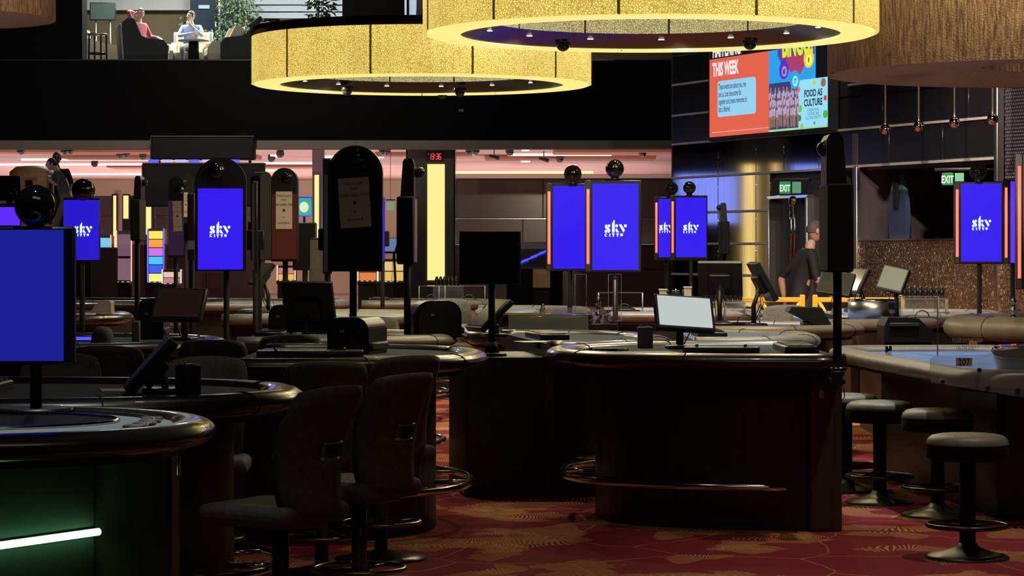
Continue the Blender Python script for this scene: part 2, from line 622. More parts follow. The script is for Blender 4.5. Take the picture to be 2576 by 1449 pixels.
# coffer beams and light slots of the hall ceiling
cb = mat('orange brown coffer', (0.42, 0.20, 0.12), 0.6)
for i, (x, y, sx, sy) in enumerate(((-10.2, 62.2, 4.6, 1.1), (-9.0, 66.5, 5.0, 1.2), (3.3, 62.6, 4.6, 1.6), (-8.5, 74, 6, 1.6), (1.5, 67, 4.4, 1.2), (-2.2, 64.4, 2.4, 0.8))):
    MB().rbox((x, y, 3.945), (sx, sy, 0.10), 0.02).build('coffer', cb, hc)
slot = glow('ceiling light slot', (1.3, 1.0, 0.95), 1.2)
for i, (x, y, sx) in enumerate(((-11.6, 63.6, 3.6), (-10.8, 68.5, 4.4), (-8.0, 64.6, 1.8), (-12.5, 72.5, 4.8), (-6.2, 71.5, 2.2), (-8.6, 78, 4.0), (-12, 82, 5.0), (-4.2, 66.5, 1.8), (1.2, 65.0, 2.6))):
    MB().box((x, y, 3.955), (sx, 0.16, 0.05)).build('light_slot', slot, hc)
for i, (px, d, wd) in enumerate(((1322, 62, 0.09), (1322, 70, 0.12), (1440, 74, 0.10), (690, 66, 0.08), (1180, 60, 0.07), (235, 60, 0.1), (350, 58, 0.1))):
    MB().box((xat(px, d), d, 3.965), (wd*2, 0.5, 0.04)).build('downlight', glow('warm downlight', (2.2, 2.0, 1.7)), hc)
# black dome cameras and track spots under the hall ceiling
dm = MB().cyl((0, 0, 0.10), (0, 0, 0.0), 0.085, 0.10, 14).build('ceiling_mount', gunmetal)
dsp = MB().sphere((0, 0, 0), 0.095, 16, 8, v0=PI/2, v1=PI).build('dome', smoked)
first = None
ORD = ('first', 'second', 'third', 'fourth', 'fifth', 'sixth', 'seventh', 'eighth', 'eighth', 'seventh', 'sixth', 'fifth', 'fourth', 'third', 'second', 'first')
for i, (px, py) in enumerate(sorted(((53, 378), (163, 378), (176, 377), (302, 388), (318, 386), (360, 392), (238, 411), (705, 387), (683, 398), (963, 378), (972, 380), (1181, 380), (1196, 378), (1282, 381), (1616, 384), (1408, 399)))):
    lb = 'black dome camera on the pink hall ceiling, %s of sixteen counted from the %s' % (ORD[i], 'left' if i < 8 else 'right')
    d = (3.90-EYE)*FOC/(HOR-py)
    loc = (xat(px, d), d, 3.89)
    if first is None:
        first = thing('dome_camera', lb, 'camera', loc, 0, 'dome cameras on the pink hall ceiling')
        dm.parent = first
        dsp.parent = first
    else:
        copy_tree(first, loc, 0, lb)
for px, py in ((1243, 389), (1368, 396)):
    d = (3.99-EYE)*FOC/(HOR-(py-16))
    t = thing('track_spotlight', 'small black track spotlight on thin rod, %s of the two under hall ceiling' % ('left' if px < 1300 else 'right'), 'spotlight', (xat(px, d), d, 3.99))
    MB().cyl((0, 0, 0), (0, 0, -0.2), 0.012, n=8).build('rod', gunmetal, t)
    MB().cyl((-0.12, 0, -0.17), (0.12, 0, -0.24), 0.035, 0.05, 10).build('lamp_head', black, t)
    MB().box((0, 0, -0.16), (0.9, 0.03, 0.02)).build('track_arm', grey, t)

# far end of the hall: cream walls and glossy black panels, gold cove
struct(MB().box((-9, 91, 2.0), (40, 0.2, 4.0)).build('wall_back', cream))
pw = struct(MB().box((-10.4, 69.0, 1.5), (7.6, 0.2, 3.0)).build('wall_partition', mat('dark plum partition', (0.05, 0.032, 0.034), 0.3)))
for k in range(5):
    MB().rbox((-13.4+k*1.5, 68.87, 1.5), (1.48, 0.06, 2.96), 0.012, 1).build('panel', mat('dark plum panel', (0.06, 0.038, 0.040), 0.25), pw)
for z in (1.9, 2.45):
    MB().box((-10.4, 68.83, z), (7.6, 0.05, 0.02)).build('steel_joint', chrome, pw)
hw = struct(MB().box((1.45, 70.2, 1.75), (7.1, 0.2, 3.5)).build('wall_hall', blackgloss))
for r_ in range(4):
    for c_ in range(3):
        z0, z1 = (0.0, 1.03, 1.72, 2.42)[r_], (1.0, 1.69, 2.39, 3.46)[r_]
        x0 = -2.05+(0.55 if r_ % 2 else 0)+c_*2.35
        x1 = min(x0+2.33, 4.98)
        MB().rbox(((x0+x1)/2, 70.06, (z0+z1)/2), (x1-x0, 0.06, z1-z0), 0.012, 1).build('panel', mat('dark brown gloss panel', (0.035, 0.024, 0.022), 0.16, spec=0.6), hw)
for z in (1.70, 2.405):
    MB().box((1.45, 70.02, z), (7.1, 0.05, 0.022)).build('steel_joint', chrome, hw)
MB().box((1.45, 69.9, 3.56), (7.1, 0.5, 0.10)).build('cove_shelf', cream, hw)
MB().box((0.0, 70.0, 3.66), (4.4, 0.12, 0.06)).build('cove_light', glow('gold cove light', (1.6, 1.05, 0.35), 1.6), hw)
for x in (-1.45, ):
    for z in (1.60, 1.38):
        MB().rbox((xat(1173, 70), 70.0, z), (0.16, 0.04, 0.16), 0.01).build('wall_switch', white, hw)

# columns with tall yellow light panels
def light_column(px, d, wpx, light_px, top, bot, label, ztop, stripw, m=cabinet, clock=False):
    wd = wpx*d/FOC
    t = struct(MB().rbox((0, 0, ztop/2), (wd, wd, ztop), 0.03).build('trim_2', m, loc=(xat(px, d), d+wd/2, 0)))
    x = xat(light_px, d)-xat(px, d)
    zt, zb = zat(top, d), zat(bot, d)
    MB().box((x, -wd/2-0.015, (zt+zb)/2), (stripw, 0.03, zt-zb)).build('light_panel', yellowlight, t)
    MB().box((x, -wd/2-0.008, (zt+zb)/2), (stripw+0.08, 0.016, zt-zb+0.08)).build('light_panel_frame', gunmetal, t)
    return t, wd


colmat = mat('black column laminate', (0.012, 0.013, 0.015), 0.2)
t, wd = light_column(1083, 55, 124, 1097, 413, 705, '', 3.95, 0.37, colmat)
light_column(800, 58, 30, 797, 440, 600, '', 3.95, 0.10, mat('mauve column', (0.30, 0.24, 0.28), 0.5))
light_column(296, 62, 18, 289, 492, 640, '', 3.0, 0.07, mat('rose column', (0.35, 0.22, 0.2), 0.5))
light_column(320, 66, 50, 317, 492, 550, '', 2.95, 0.13, colmat)
light_column(376, 64, 26, 374, 490, 590, '', 2.95, 0.13, colmat)
# out of the frame on the left, mirrored as gold streaks in the metal wall on the right
for x, y, w_ in ((-9.85, 45.08, 0.22), (-9.69, 44.28, 0.10)):
    tt = struct(MB().rbox((0, 0, 1.9), (0.5, 0.5, 3.8), 0.03).build('trim_2', colmat, loc=(x, y, 0), rz=R(49)))
    MB().box((0, -0.27, 1.75), (w_, 0.03, 3.0)).build('light_panel', glow('bright yellow light panel', (3.0, 2.2, 0.75)), tt)
for x, y, w_, z0_, z1_ in ((-10.15, 46.4, 1.3, 2.1, 3.1), (-9.46, 43.16, 0.8, 2.5, 3.2)):
    tt = thing('glow_panel', 'pale blue glow panel added outside frame at left, mirrored in metal wall, %s one' % ('nearer' if y < 45 else 'farther'), 'screen', (x, y, 0), R(49))  # glowing panels added only for their blue reflection in the metal wall
    MB().box((0, 0.06, z1_/2+0.03), (w_+0.1, 0.08, z1_+0.06)).build('frame', black, tt)
    MB().box((0, 0.0, (z0_+z1_)/2), (w_, 0.03, z1_-z0_)).build('screen', glow('bright pale blue panel', (0.55, 0.75, 2.6)), tt)

# red digital clock on the black column
ck = thing('digital_clock', 'red digital clock reading 13:36 on the black column top', 'clock', (xat(1094, 54.9), 54.93, zat(394, 55)))
MB().rbox((0, 0.02, 0), (0.36, 0.05, 0.22), 0.01).build('case', black, ck)
seg = {'1': 'bc', '3': 'abgcd', '6': 'afgedc'}
mb = MB()
def digit(mb, ch, x0, hgt, wdt, y):
    q = hgt/2
    tk = hgt*0.11
    S = {'a': ((x0, hgt/2), (wdt, tk)), 'g': ((x0, 0), (wdt, tk)), 'd': ((x0, -hgt/2), (wdt, tk)),
         'f': ((x0-wdt/2, hgt/4), (tk, q)), 'b': ((x0+wdt/2, hgt/4), (tk, q)), 'e': ((x0-wdt/2, -hgt/4), (tk, q)), 'c': ((x0+wdt/2, -hgt/4), (tk, q))}
    for k in seg[ch]:
        (cx, cz), (sx, sz) = S[k]
        mb.box((cx+cz*0.12, y, cz), (sx*0.92, 0.004, sz*0.92))
for ch, x0 in (('1', -0.105), ('3', -0.045), ('3', 0.045), ('6', 0.108)):
    digit(mb, ch, x0, 0.115, 0.042, -0.008)
mb.box((0.0, -0.008, 0.025), (0.014, 0.004, 0.014)).box((-0.005, -0.008, -0.025), (0.014, 0.004, 0.014)).box((-0.135, -0.008, 0.05), (0.012, 0.004, 0.012))
mb.build('digits', glow('red digits', (1.5, 0.05, 0.12), 1.6), ck)

# ------------------------------------------------------------------ the lounge upstairs
LZ = 5.40
struct(MB().box((-9.55, 52.6, 7.1), (1.7, 0.6, 3.4)).build('wall_left', fasciamat))
MB_ = MB().box((-7.0, 60.2, 6.9), (22, 0.2, 3.0))
lw = struct(MB_.build('wall_lounge', olive))
MB().box((-6.2, 60.0, 7.60), (8.6, 0.2, 0.95)).build('pale_bulkhead', palelouvre, lw)
MB().box((-4.75, 59.9, 6.62), (1.25, 0.2, 1.3)).build('cream_panel', cream, lw)
MB().box((-3.72, 59.8, 7.0), (0.35, 0.2, 2.6)).build('cream_pier', cream, lw)
for k in range(3):
    MB().box((-4.9, 59.72, 6.98+k*0.16), (2.3, 0.12, 0.13)).build('louvre', mat('blue grey louvre', (0.20, 0.235, 0.28), 0.5), lw)
struct(MB().box((xat(937, 53), 53.4, 7.0), (1.27, 0.3, 3.0)).build('wall_pier', fasciamat))
wn = struct(MB().box((xat(1030, 58), 58, 7.0), (0.30, 0.05, 3.0)).build('window_1', glow('daylight window', lin(178, 198, 222), 0.85)))
MB().box((-0.02+xat(1030, 58), 57.95, 7.0), (0.05, 0.06, 3.0)).build('mullion', grey, wn)
struct(MB().box((xat(1056, 57), 57.9, 7.0), (0.20, 0.3, 3.0)).build('window_2', fasciamat))
wl = struct(MB().box((xat(537, 59), 59.6, 6.9), (1.2, 0.08, 2.4)).build('door_1', mat('blue black glass door', (0.02, 0.03, 0.045), 0.15)))
MB().box((xat(513, 59.5), 59.52, zat(17, 59.5)), (0.25, 0.03, 0.08)).build('door_notice', glow('lit notice', lin(190, 222, 230), 0.9), wl)
MB().cyl((xat(543, 59.5), 59.48, 5.9), (xat(543, 59.5), 59.48, zat(9, 59.5)), 0.02, n=8).build('pull_handle', chrome, wl)
MB().box((xat(552, 59.5), 59.5, 7.0), (0.04, 0.06, 3.0)).build('door_edge', steel, wl)

# ------------------------------------------------------------------ chandeliers
def chandelier(name, label, px, py, d, D, a0, n=11, hgt=1.0, topband=False, cams=()):
    t = thing(name, label, 'chandelier', (xat(px, d), d, zat(py, d)))
    Rr = D/2
    gap = 0.011
    da = 2*PI/n
    for k in range(n):
        s0 = a0+k*da+gap/Rr
        s1 = a0+(k+1)*da-gap/Rr
        MB().lathe([(Rr-0.03, 0.0), (Rr-0.001, 0.0), (Rr, 0.02), (Rr, hgt), (Rr-0.03, hgt), (Rr-0.03, 0.0)], 12, None, True, s0, s1).build('shade_panel', pebble, t)
        MB().rbox((0, 0, 0), (0.012, 0.020, hgt), 0.003, 1, Matrix.Translation((Rr*math.cos(a0+k*da), Rr*math.sin(a0+k*da), hgt/2)) @ Matrix.Rotation(a0+k*da, 4, 'Z')).build('seam_strip', mat('dark bronze seam', (0.06, 0.035, 0.012), 0.4, emit=(0.05, 0.03, 0.006)), t)
        MB().lathe([(Rr-0.035, -0.012), (Rr*0.836, -0.012), (Rr*0.836, 0.01), (Rr-0.035, 0.01), (Rr-0.035, -0.012)], 10, None, False, s0-gap*0.6/Rr, s1+gap*0.6/Rr).build('base_ring_panel', lampbottom, t)
        MB().lathe([(Rr*0.70, 0.10), (Rr*0.70, hgt)], 10, None, True, s0+da/2, s1+da/2).build('inner_panel', pebble_in, t)
    MB().lathe([(Rr-0.06, 0.0), (Rr-0.06, hgt), (Rr-0.045, hgt), (Rr-0.045, 0.0)], 66).build('frame_ring', gunmetal, t)
    MB().lathe([(Rr*0.836, 0.0), (Rr*0.80, 0.035), (Rr*0.70, 0.10)], 66).build('reflector_ring', mat('dark glossy ring', (0.022, 0.014, 0.012), 0.25, spec=0.5), t)
    MB().lathe([(Rr*0.705, 0.10), (Rr*0.705, hgt)], 66).build('inner_frame', gunmetal, t)
    for k in range(14):
        an = 2*PI*k/14+0.1
        x, y = Rr*0.755*math.cos(an), Rr*0.755*math.sin(an)
        MB().cyl((x, y, 0.064), (x, y, 0.058), 0.024, n=12).build('downlight', glow('small downlight', (1.6, 1.55, 1.4), 1.0), t)
    for k in range(6):                      # the ring's own lamps
        an = 2*PI*k/6+0.3
        light('SPOT', (t.location.x+Rr*0.755*math.cos(an), t.location.y+Rr*0.755*math.sin(an), t.location.z+0.03), 55, (1, 0.83, 0.50), 0.03, (0, 0, 0), spot=R(165), blend=0.3)
    for an, rr in cams:
        x, y = Rr*rr*math.cos(an), Rr*rr*math.sin(an)
        o = MB().sphere((x, y, 0.0), 0.052, 16, 8, v0=PI/2-0.3, v1=PI).build('dome_camera', smoked, t)
        MB().cyl((x, y, 0.0), (x, y, 0.04), 0.06, 0.06, 16).build('dome_collar', black, o)
    if topband:
        MB().lathe([(Rr+0.01, hgt), (Rr+0.01, hgt+0.085), (Rr-0.06, hgt+0.085), (Rr-0.06, hgt)], 66).build('top_band', mat('dark bronze band', (0.045, 0.03, 0.022), 0.3, 0.5), t)
    MB().lathe([(0.05, hgt-0.02), (Rr, hgt-0.02)], 40).build('top_cover', matt, t)
    for k in range(3):
        an = 2*PI*k/3+0.4
        MB().cyl((Rr*0.5*math.cos(an), Rr*0.5*math.sin(an), hgt-0.02), (Rr*0.5*math.cos(an), Rr*0.5*math.sin(an), 9.0-t.location.z), 0.012, n=6).build('suspension_rod', gunmetal, t)
    return t


chandelier('drum_chandelier', 'nearer glowing gold drum chandelier, cut off by the top edge, right of centre', 1635, 86, 19.0, 3.34, R(-100.3), hgt=0.85,
           cams=((R(122), 0.70), (R(46), 0.70)))
chandelier('drum_chandelier', 'farther glowing gold drum chandelier hanging behind, left of the nearer one', 1061, 213, 25.4, 3.34, R(-90+18.3), hgt=0.45, topband=True,
           cams=((R(84), 0.93), (R(130), 0.74), (R(73), 0.72)))


def beaded_drum(label, px, d, D, zb):
    t = thing('beaded_drum_lamp', label, 'lamp shade', (xat(px, d), d, zb))
    Rr = D/2
    MB().lathe([(Rr, 0.0), (Rr, 1.4), (Rr-0.05, 1.4), (Rr-0.05, 0.02), (Rr, 0.0)], 72).build('bead_curtain', beaded, t)
    MB().lathe([(Rr*0.30, 0.06), (Rr-0.04, 0.01)], 72).build('bottom_ring', beaded, t)
    MB().lathe([(Rr*0.30, 0.06), (Rr*0.30, 1.2)], 48).build('inner_curtain', beaded, t)
    MB().lathe([(0.05, 1.3), (Rr-0.02, 1.3)], 40).build('top_cover', matt, t)
    for k in range(3):
        an = 2*PI*k/3
        MB().cyl((Rr*0.5*math.cos(an), Rr*0.5*math.sin(an), 1.3), (Rr*0.5*math.cos(an), Rr*0.5*math.sin(an), 9.0-zb), 0.012, n=6).build('suspension_rod', gunmetal, t)
    return t


beaded_drum('large unlit bronze beaded drum lamp at the top right corner', 2635, 21.5, 3.64, zat(187, 21.5))
beaded_drum('unlit pinkish beaded drum lamp cut off at the top left corner', -205, 30.0, 3.14, zat(48, 30))
light('SPOT', (4.9, 15.0, 0.8), 700, (1, 0.74, 0.6), 0.12, aim((4.9, 15.0, 0.8), (4.3, 20.6, 3.3)), spot=R(32))  # unseen spot added to brighten the right drum from below
light('SPOT', (2.6, 13.0, 4.8), 1700, (1, 0.80, 0.55), 0.12, (R(88), 0, R(-10)), spot=R(60))  # unseen spot added to brighten the right drum's front
light('SPOT', (-5.6, 21.5, 1.7), 3200, (1, 0.72, 0.62), 0.12, aim((-5.6, 21.5, 1.7), (-6.3, 30, 3.9)), spot=R(36))  # unseen spot added to brighten the left drum


# ------------------------------------------------------------------ the metal wall on the right
WRZ = math.atan2(-0.926, 0.378)
MW = Matrix.Translation((3.54, 33.0, 0)) @ Matrix.Rotation(WRZ, 4, 'Z')      # x runs towards the viewer, -y faces the hall


def wall_x(px):
    k = (px-1288)/FOC
    return (33*k-3.54)/(0.378+0.926*k)


def wall_z(px, py):
    return zat(py, 33-0.926*wall_x(px))


def on_wall(o):
    o.matrix_world = MW
    return o


ROWS = [0.0, 0.42, 0.82, 1.24, 1.66, 2.09, 2.58, 3.05, 3.45, 3.88, 4.3, 5.2]
jointm = mat('satin steel strip', (0.62, 0.59, 0.55), 0.42, 0.45)
wr = struct(on_wall(MB().box((-1.12, 0.22, 1.30), (4.85, 0.30, 2.60)).box((0.85, 0.22, 5.8), (8.9, 0.30, 6.5)).build('wall_right', cabinet)))
dx0, dx1 = wall_x(1936), wall_x(2032)
DZ = wall_z(1940, 497)
for r_ in range(len(ROWS)-1):
    z0, z1 = ROWS[r_], ROWS[r_+1]
    up = z0 >= 3.0
    xs = [-3.46, -2.05, -0.95, dx0-0.02] if not up else [-3.46, -1.5, 0.4, 2.3, 4.2, 5.2]
    if z0 >= DZ-0.05 and not up:
        xs = [-3.46, -2.05, -0.95, dx0+0.35, dx1+0.25, 1.25]
    elif not up:
        xs = xs
    if z0 >= 2.57 and not up:
        xs = xs[:-1]+[1.25]
    for a, b in zip(xs[:-1], xs[1:]):
        if b-a < 0.1:
            continue
        top = min(z1, 9)
        MB().rbox(((a+b)/2, 0.045, (z0+top)/2), (b-a-0.008, 0.05, top-z0-0.018), 0.006, 1).build('panel', blackgloss if up else brushed, wr)
for z, a, b in ((3.055, -3.46, 4.86), (2.585, -3.46, 1.25), (2.095, -3.46, dx0), (1.665, -3.46, dx0), (1.245, -3.46, dx0), (3.455, -3.46, -2.2), (3.885, -3.46, -2.2), (3.60, 1.5, 2.6)):
    MB().box(((a+b)/2, 0.018, z), (b-a, 0.035, 0.028)).build('steel_joint', jointm, wr)
# the dark gallery above the alcove: header, black panels
MB().box((3.05, 0.2, 2.85), (3.65, 0.28, 0.40)).build('header', blackgloss, wr)
for k in range(3):
    MB().rbox((1.85+k*1.2, 0.045, 2.83), (1.19, 0.05, 0.42), 0.006, 1).build('panel', blackgloss, wr)
MB().box((3.05, 0.02, 2.60), (3.6, 0.05, 0.03)).build('steel_joint', jointm, wr)
# steel corner edge and the honeycomb panel beside it
xe = wall_x(2519)
MB().rbox((xe, -0.03, 2.6), (0.07, 0.10, 5.2), 0.01, 1).build('steel_corner', steel, wr)
hexm = mat('dark perforated metal', (0.10, 0.085, 0.11), 0.25, 0.9)
hp = struct(on_wall(MB().box((xe+0.72, 0.05, 2.6), (1.35, 0.06, 5.2)).build('wall_right', hexm)))
mb = MB()
for i in range(16):
    for j in range(40):
        mb.cyl((xe+0.06+i*0.044+(0.022 if j % 2 else 0), 0.02, 2.30+j*0.038), (xe+0.06+i*0.044+(0.022 if j % 2 else 0), 0.008, 2.30+j*0.038), 0.020, 0.010, 6, smooth=False)
o = mb.build('hexagon_studs', hexm, hp)
o['kind'] = 'stuff'

# the service door with its tall pull handles, and the dark doorway beside it
do = struct(on_wall(MB().box(((dx0+dx1)/2, 0.10, DZ/2), (dx1-dx0-0.06, 0.05, DZ-0.04)).build('door_2', mat('brown gloss door', (0.06, 0.04, 0.038), 0.22, 0.3))))
for x in (dx0, dx1):
    MB().rbox((x, 0.03, DZ/2), (0.05, 0.12, DZ), 0.008, 1).build('door_jamb', steel, do)
MB().rbox(((dx0+dx1)/2, 0.03, DZ), (dx1-dx0+0.05, 0.12, 0.05), 0.008, 1).build('door_head', chrome, do)
hx = wall_x(2000)
for k in (-0.045, 0.045):
    MB().cyl((hx+k, -0.03, wall_z(2000, 655)), (hx+k, -0.03, wall_z(2000, 512)), 0.018, n=10).build('pull_handle', chrome, do)
MB().sphere((hx, -0.02, wall_z(2000, 506)), 0.07, 14, 8).build('handle_boss', steel, do)
dd = struct(on_wall(MB().box(((dx1+1.25)/2, 1.2, 1.2), (1.25-dx1+0.6, 0.05, 2.5)).build('wall_doorway', matt)))
MB().rbox((1.20, 0.05, 1.15), (0.10, 0.14, 2.3), 0.01, 1).build('doorway_post', steel, dd)

# alcove on the right: dark back wall, a framed doorway, mosaic half wall in front
ax0, ax1 = wall_x(2160), wall_x(2519)
al = struct(on_wall(MB().box(((ax0+ax1)/2+0.3, 2.2, 1.5), (ax1-ax0+2.0, 0.1, 3.0)).build('wall_alcove', mat('mauve grey alcove wall', (0.055, 0.048, 0.055), 0.4))))
MB().box((ax0-0.1, 1.1, 1.5), (0.1, 2.2, 3.0)).build('side_wall', mat('mauve grey side wall', (0.07, 0.055, 0.06), 0.35), al)
MB().box(((ax0+ax1)/2+0.3, 2.12, wall_z(2290, 575)-0.35), (ax1-ax0+1.9, 0.06, 1.2)).build('lower_black_panel', blackgloss, al)
MB().box(((ax0+ax1)/2+0.1, 2.05, wall_z(2250, 452)), (ax1-ax0+0.8, 0.08, 0.03)).build('steel_joint', steel, al)
for px in (2330,):
    MB().rbox((wall_x(px), 1.6, 1.35), (0.05, 0.1, 1.85), 0.01, 1).build('frame_post', steel, al)
MB().rbox((wall_x(2330)+0.8, 1.6, wall_z(2330, 486)), (1.65, 0.1, 0.05), 0.01, 1).build('frame_head', steel, al)
MB().box((wall_x(2330)+0.8, 1.66, 1.3), (1.55, 0.03, 1.8)).build('door_leaf', mat('very dark brown leaf', (0.02, 0.013, 0.012), 0.3), al)
hz = wall_z(2260, 605)
mw = struct(on_wall(MB().box(((ax0+ax1)/2+0.9, 0.06, hz/2), (ax1-ax0+1.9, 0.16, hz)).build('wall_half', mosaic)))
MB().box(((ax0+ax1)/2+0.9, 0.06, hz+0.01), (ax1-ax0+1.9, 0.18, 0.02)).build('coping', steel, mw)
MB().rbox((ax0, -0.02, 1.3), (0.06, 0.06, 2.6), 0.01, 1).build('corner_post', steel, mw)
fc = thing('fire_cabinet', 'red fire cabinet inside the dark alcove beside the framed doorway', 'cabinet')
on_wall(fc)
fx, fz = wall_x(2308)+0.62, wall_z(2308, 565)
red = mat('red enamel', (0.42, 0.02, 0.02), 0.35)
MB().rbox((fx, 1.98, fz), (0.24, 0.14, 0.34), 0.01).build('cabinet_body', red, fc)
MB().rbox((fx, 1.90, fz), (0.20, 0.02, 0.30), 0.006).build('cabinet_door', red, fc)
MB().box((fx+0.07, 1.885, fz+0.02), (0.02, 0.02, 0.05)).build('latch', steel, fc)

# surfboard-shaped board hung in the alcove
bd = thing('display_board', 'pointed teal and navy surfboard-shaped board hung in the alcove', 'board')
on_wall(bd)
bx, bz0, bz1 = wall_x(2202), wall_z(2202, 640), wall_z(2202, 420)
pr = []
hh = bz1-bz0
for t_ in [i/20 for i in range(21)]:
    wv = 0.34*(math.sin(PI*min(1, 0.12+t_*0.88)) ** 0.55)*(1 if t_ < 0.8 else 1)*(0.6+0.4*math.sin(PI*t_) if t_ > 0.5 else 1.0)
    pr.append((max(0.012, wv*0.62), bz0+hh*t_))
out = [(bx+a, b) for a, b in pr]+[(bx-a, b) for a, b in reversed(pr)]
bm_, nt_, bb_ = nodes_of('teal to navy board paint', 0.4)
tc_ = N(nt_, 'ShaderNodeTexCoord')
sp_ = N(nt_, 'ShaderNodeSeparateXYZ')
nt_.links.new(tc_.outputs['Generated'], sp_.inputs[0])
rp_ = N(nt_, 'ShaderNodeValToRGB')
es_ = rp_.color_ramp.elements
es_[0].position, es_[0].color = 0.25, (0.03, 0.05, 0.11, 1)
es_[1].position, es_[1].color = 0.60, (0.03, 0.05, 0.12, 1)
for p_, c_ in ((0.72, (0.015, 0.03, 0.05)), (0.77, (0.07, 0.20, 0.16)), (0.88, (0.05, 0.15, 0.13)), (0.92, (0.02, 0.03, 0.05)), (0.10, (0.10, 0.12, 0.16))):
    e_ = es_.new(p_)
    e_.color = (*c_, 1)
nt_.links.new(sp_.outputs[2], rp_.inputs[0])
nt_.links.new(rp_.outputs[0], bb_.inputs['Base Color'])
MB().prism(out, 0.30, 0.36, axis='Y').build('board_body', bm_, bd)
MB().rbox((bx+0.02, 0.27, bz1-0.22), (0.10, 0.03, 0.55), 0.01).build('dark_strap', matt, bd)
MB().cyl((bx, 0.33, bz1-0.03), (bx, 0.33, 3.4), 0.01, n=6).build('hanger', gunmetal, bd)

# chrome ball pendants
first = None
for i, (px, py) in enumerate(((2227, 326), (2311, 318), (2401, 308), (2497, 300))):
    sx = wall_x(px)
    d = 33-0.926*sx-1.1
    loc = (xat(px, d), d, zat(py, d))
    lb = 'chrome ball pendant on thin rod, %s of four by black wall' % ('leftmost', 'second from left', 'third from left', 'rightmost')[i]
    if first is None:
        first = thing('ball_pendant', lb, 'pendant', loc, 0, 'chrome ball pendants by the black wall')
        MB().sphere((0, 0, 0), 0.062, 20, 12).build('ball', mat('smoky mirror ball', (0.70, 0.60, 0.50), 0.04, 1.0), first)
        MB().cyl((0, 0, 0.055), (0, 0, 6.0), 0.010, n=6).build('rod', mat('satin rod', (0.40, 0.36, 0.33), 0.3, 0.8), first)
        MB().cyl((0, 0, 0.05), (0, 0, 0.075), 0.02, n=10).build('collar', chrome, first)
    else:
        copy_tree(first, loc, 0, lb)

# exit signs
def exit_sign(px, py, back, label):
    sx = wall_x(px)
    d = 33-0.926*sx-back
    t = thing('exit_sign', label, 'sign', (xat(px, d), d, zat(py, d)), R(-20))
    k = d/FOC
    gl = glow('green sign face', (0.01, 0.26, 0.05), 1.0)
    MB().rbox((0, 0, 0), (37*k*0.75, 0.02, 31*k), 0.003, 1).build('face', gl, t)
    obj_mesh('lettering', text_mesh('EXIT', 0.115, Matrix.Translation((0, -0.013, -0.045)), 0.58, 'CENTER', 0.003), glow('sign white', (0.8, 1.0, 0.85)), t)
    MB().rbox((37*k*0.80, 0.0, 0), (0.12*0+37*k*0.62, 0.014, 29*k), 0.003, 1).build('side_face', mat('green tinted acrylic', (0.10, 0.30, 0.18), 0.2, emit=(0.04, 0.12, 0.06)), t)
    MB().rbox((0.08, 0.02, 0.105), (0.46, 0.05, 0.035), 0.01).build('mounting_bar', black, t)
    MB().cyl((0.08, 0.02, 0.11), (0.08+(back+0.05)*math.sin(R(48)), 0.02+(back+0.05)*math.cos(R(48)), 0.11), 0.014, n=6).build('wall_arm', gunmetal, t)
    return t


exit_sign(1975, 472, 0.6, 'green EXIT sign above the service door in the metal wall')
exit_sign(2384, 450, 0.9, 'green EXIT sign hanging before the dark alcove at right')

# the big video wall
vx0, vx1 = wall_x(1805), wall_x(2103)
vz0 = wall_z(1805, 346)
vw = vx1-vx0
VH = 1.62
ZS, TS = 0.645, 0.70
vd = thing('video_wall', 'large colourful video wall showing event notices, mounted on black wall panels', 'screen')
on_wall(vd)
vcx = (vx0+vx1)/2
MB().rbox((vcx, -0.05, vz0+VH/2), (vw+0.10, 0.13, VH+0.10), 0.01, 1).build('frame', black, vd)
E = lambda n, r, g, b, s=1.0: glow(n, lin(r, g, b), s)
YF = -0.118


def plate(name, x0, x1, z0, z1, m, y):
    return MB().box((vx0+vw*(x0+x1)/2, y, vz0+(z0+min(z1, VH/ZS))/2*ZS), (vw*(x1-x0), 0.004, (min(z1, VH/ZS)-z0)*ZS)).build(name, m, vd)


SPL = 0.527
plate('orange_field', 0, SPL, 0, VH, E('screen orange', 226, 98, 72), YF)
plate('bingo_picture', SPL, 0.905, 0.96, VH, E('screen cyan', 40, 160, 235), YF)
plate('crowd_picture', SPL, 0.77, 0.03, 0.96, E('screen indigo', 62, 60, 110), YF)
plate('food_picture', 0.77, 1.0, 0.03, 0.96, E('screen pale blue', 150, 222, 248), YF)
plate('green_strip', SPL, 1.0, 0, 0.04, E('screen pale green', 160, 215, 160), YF-0.002)
plate('white_line', 0.02, SPL, 0.085, 0.10, E('screen pink white', 240, 170, 160), YF-0.002)


def rrect(cx, cz, sx, sz, r, n=5):
    out = []
    for qx, qz, a in ((1, 1, 0), (-1, 1, 90), (-1, -1, 180), (1, -1, 270)):
        for i in range(n+1):
            an = R(a+90*i/n)
            out.append((cx+qx*(sx/2-r)+r*math.cos(an), cz+qz*(sz/2-r)+r*math.sin(an)))
    return out


MB().prism(rrect(vx0+vw*0.245, vz0+0.50, vw*0.34, 0.48, 0.05), YF-0.004, YF-0.001, axis='Y').build('message_box', E('screen light blue', 148, 210, 240), vd)


def words(s, x, z, size, m, sx=0.62, bold=0.0, name='lettering', align='LEFT', y=YF-0.006):
    return obj_mesh(name, text_mesh(s, size*TS, Matrix.Translation((vx0+vw*x, y, vz0+z*ZS)), sx, align, bold), m, vd)


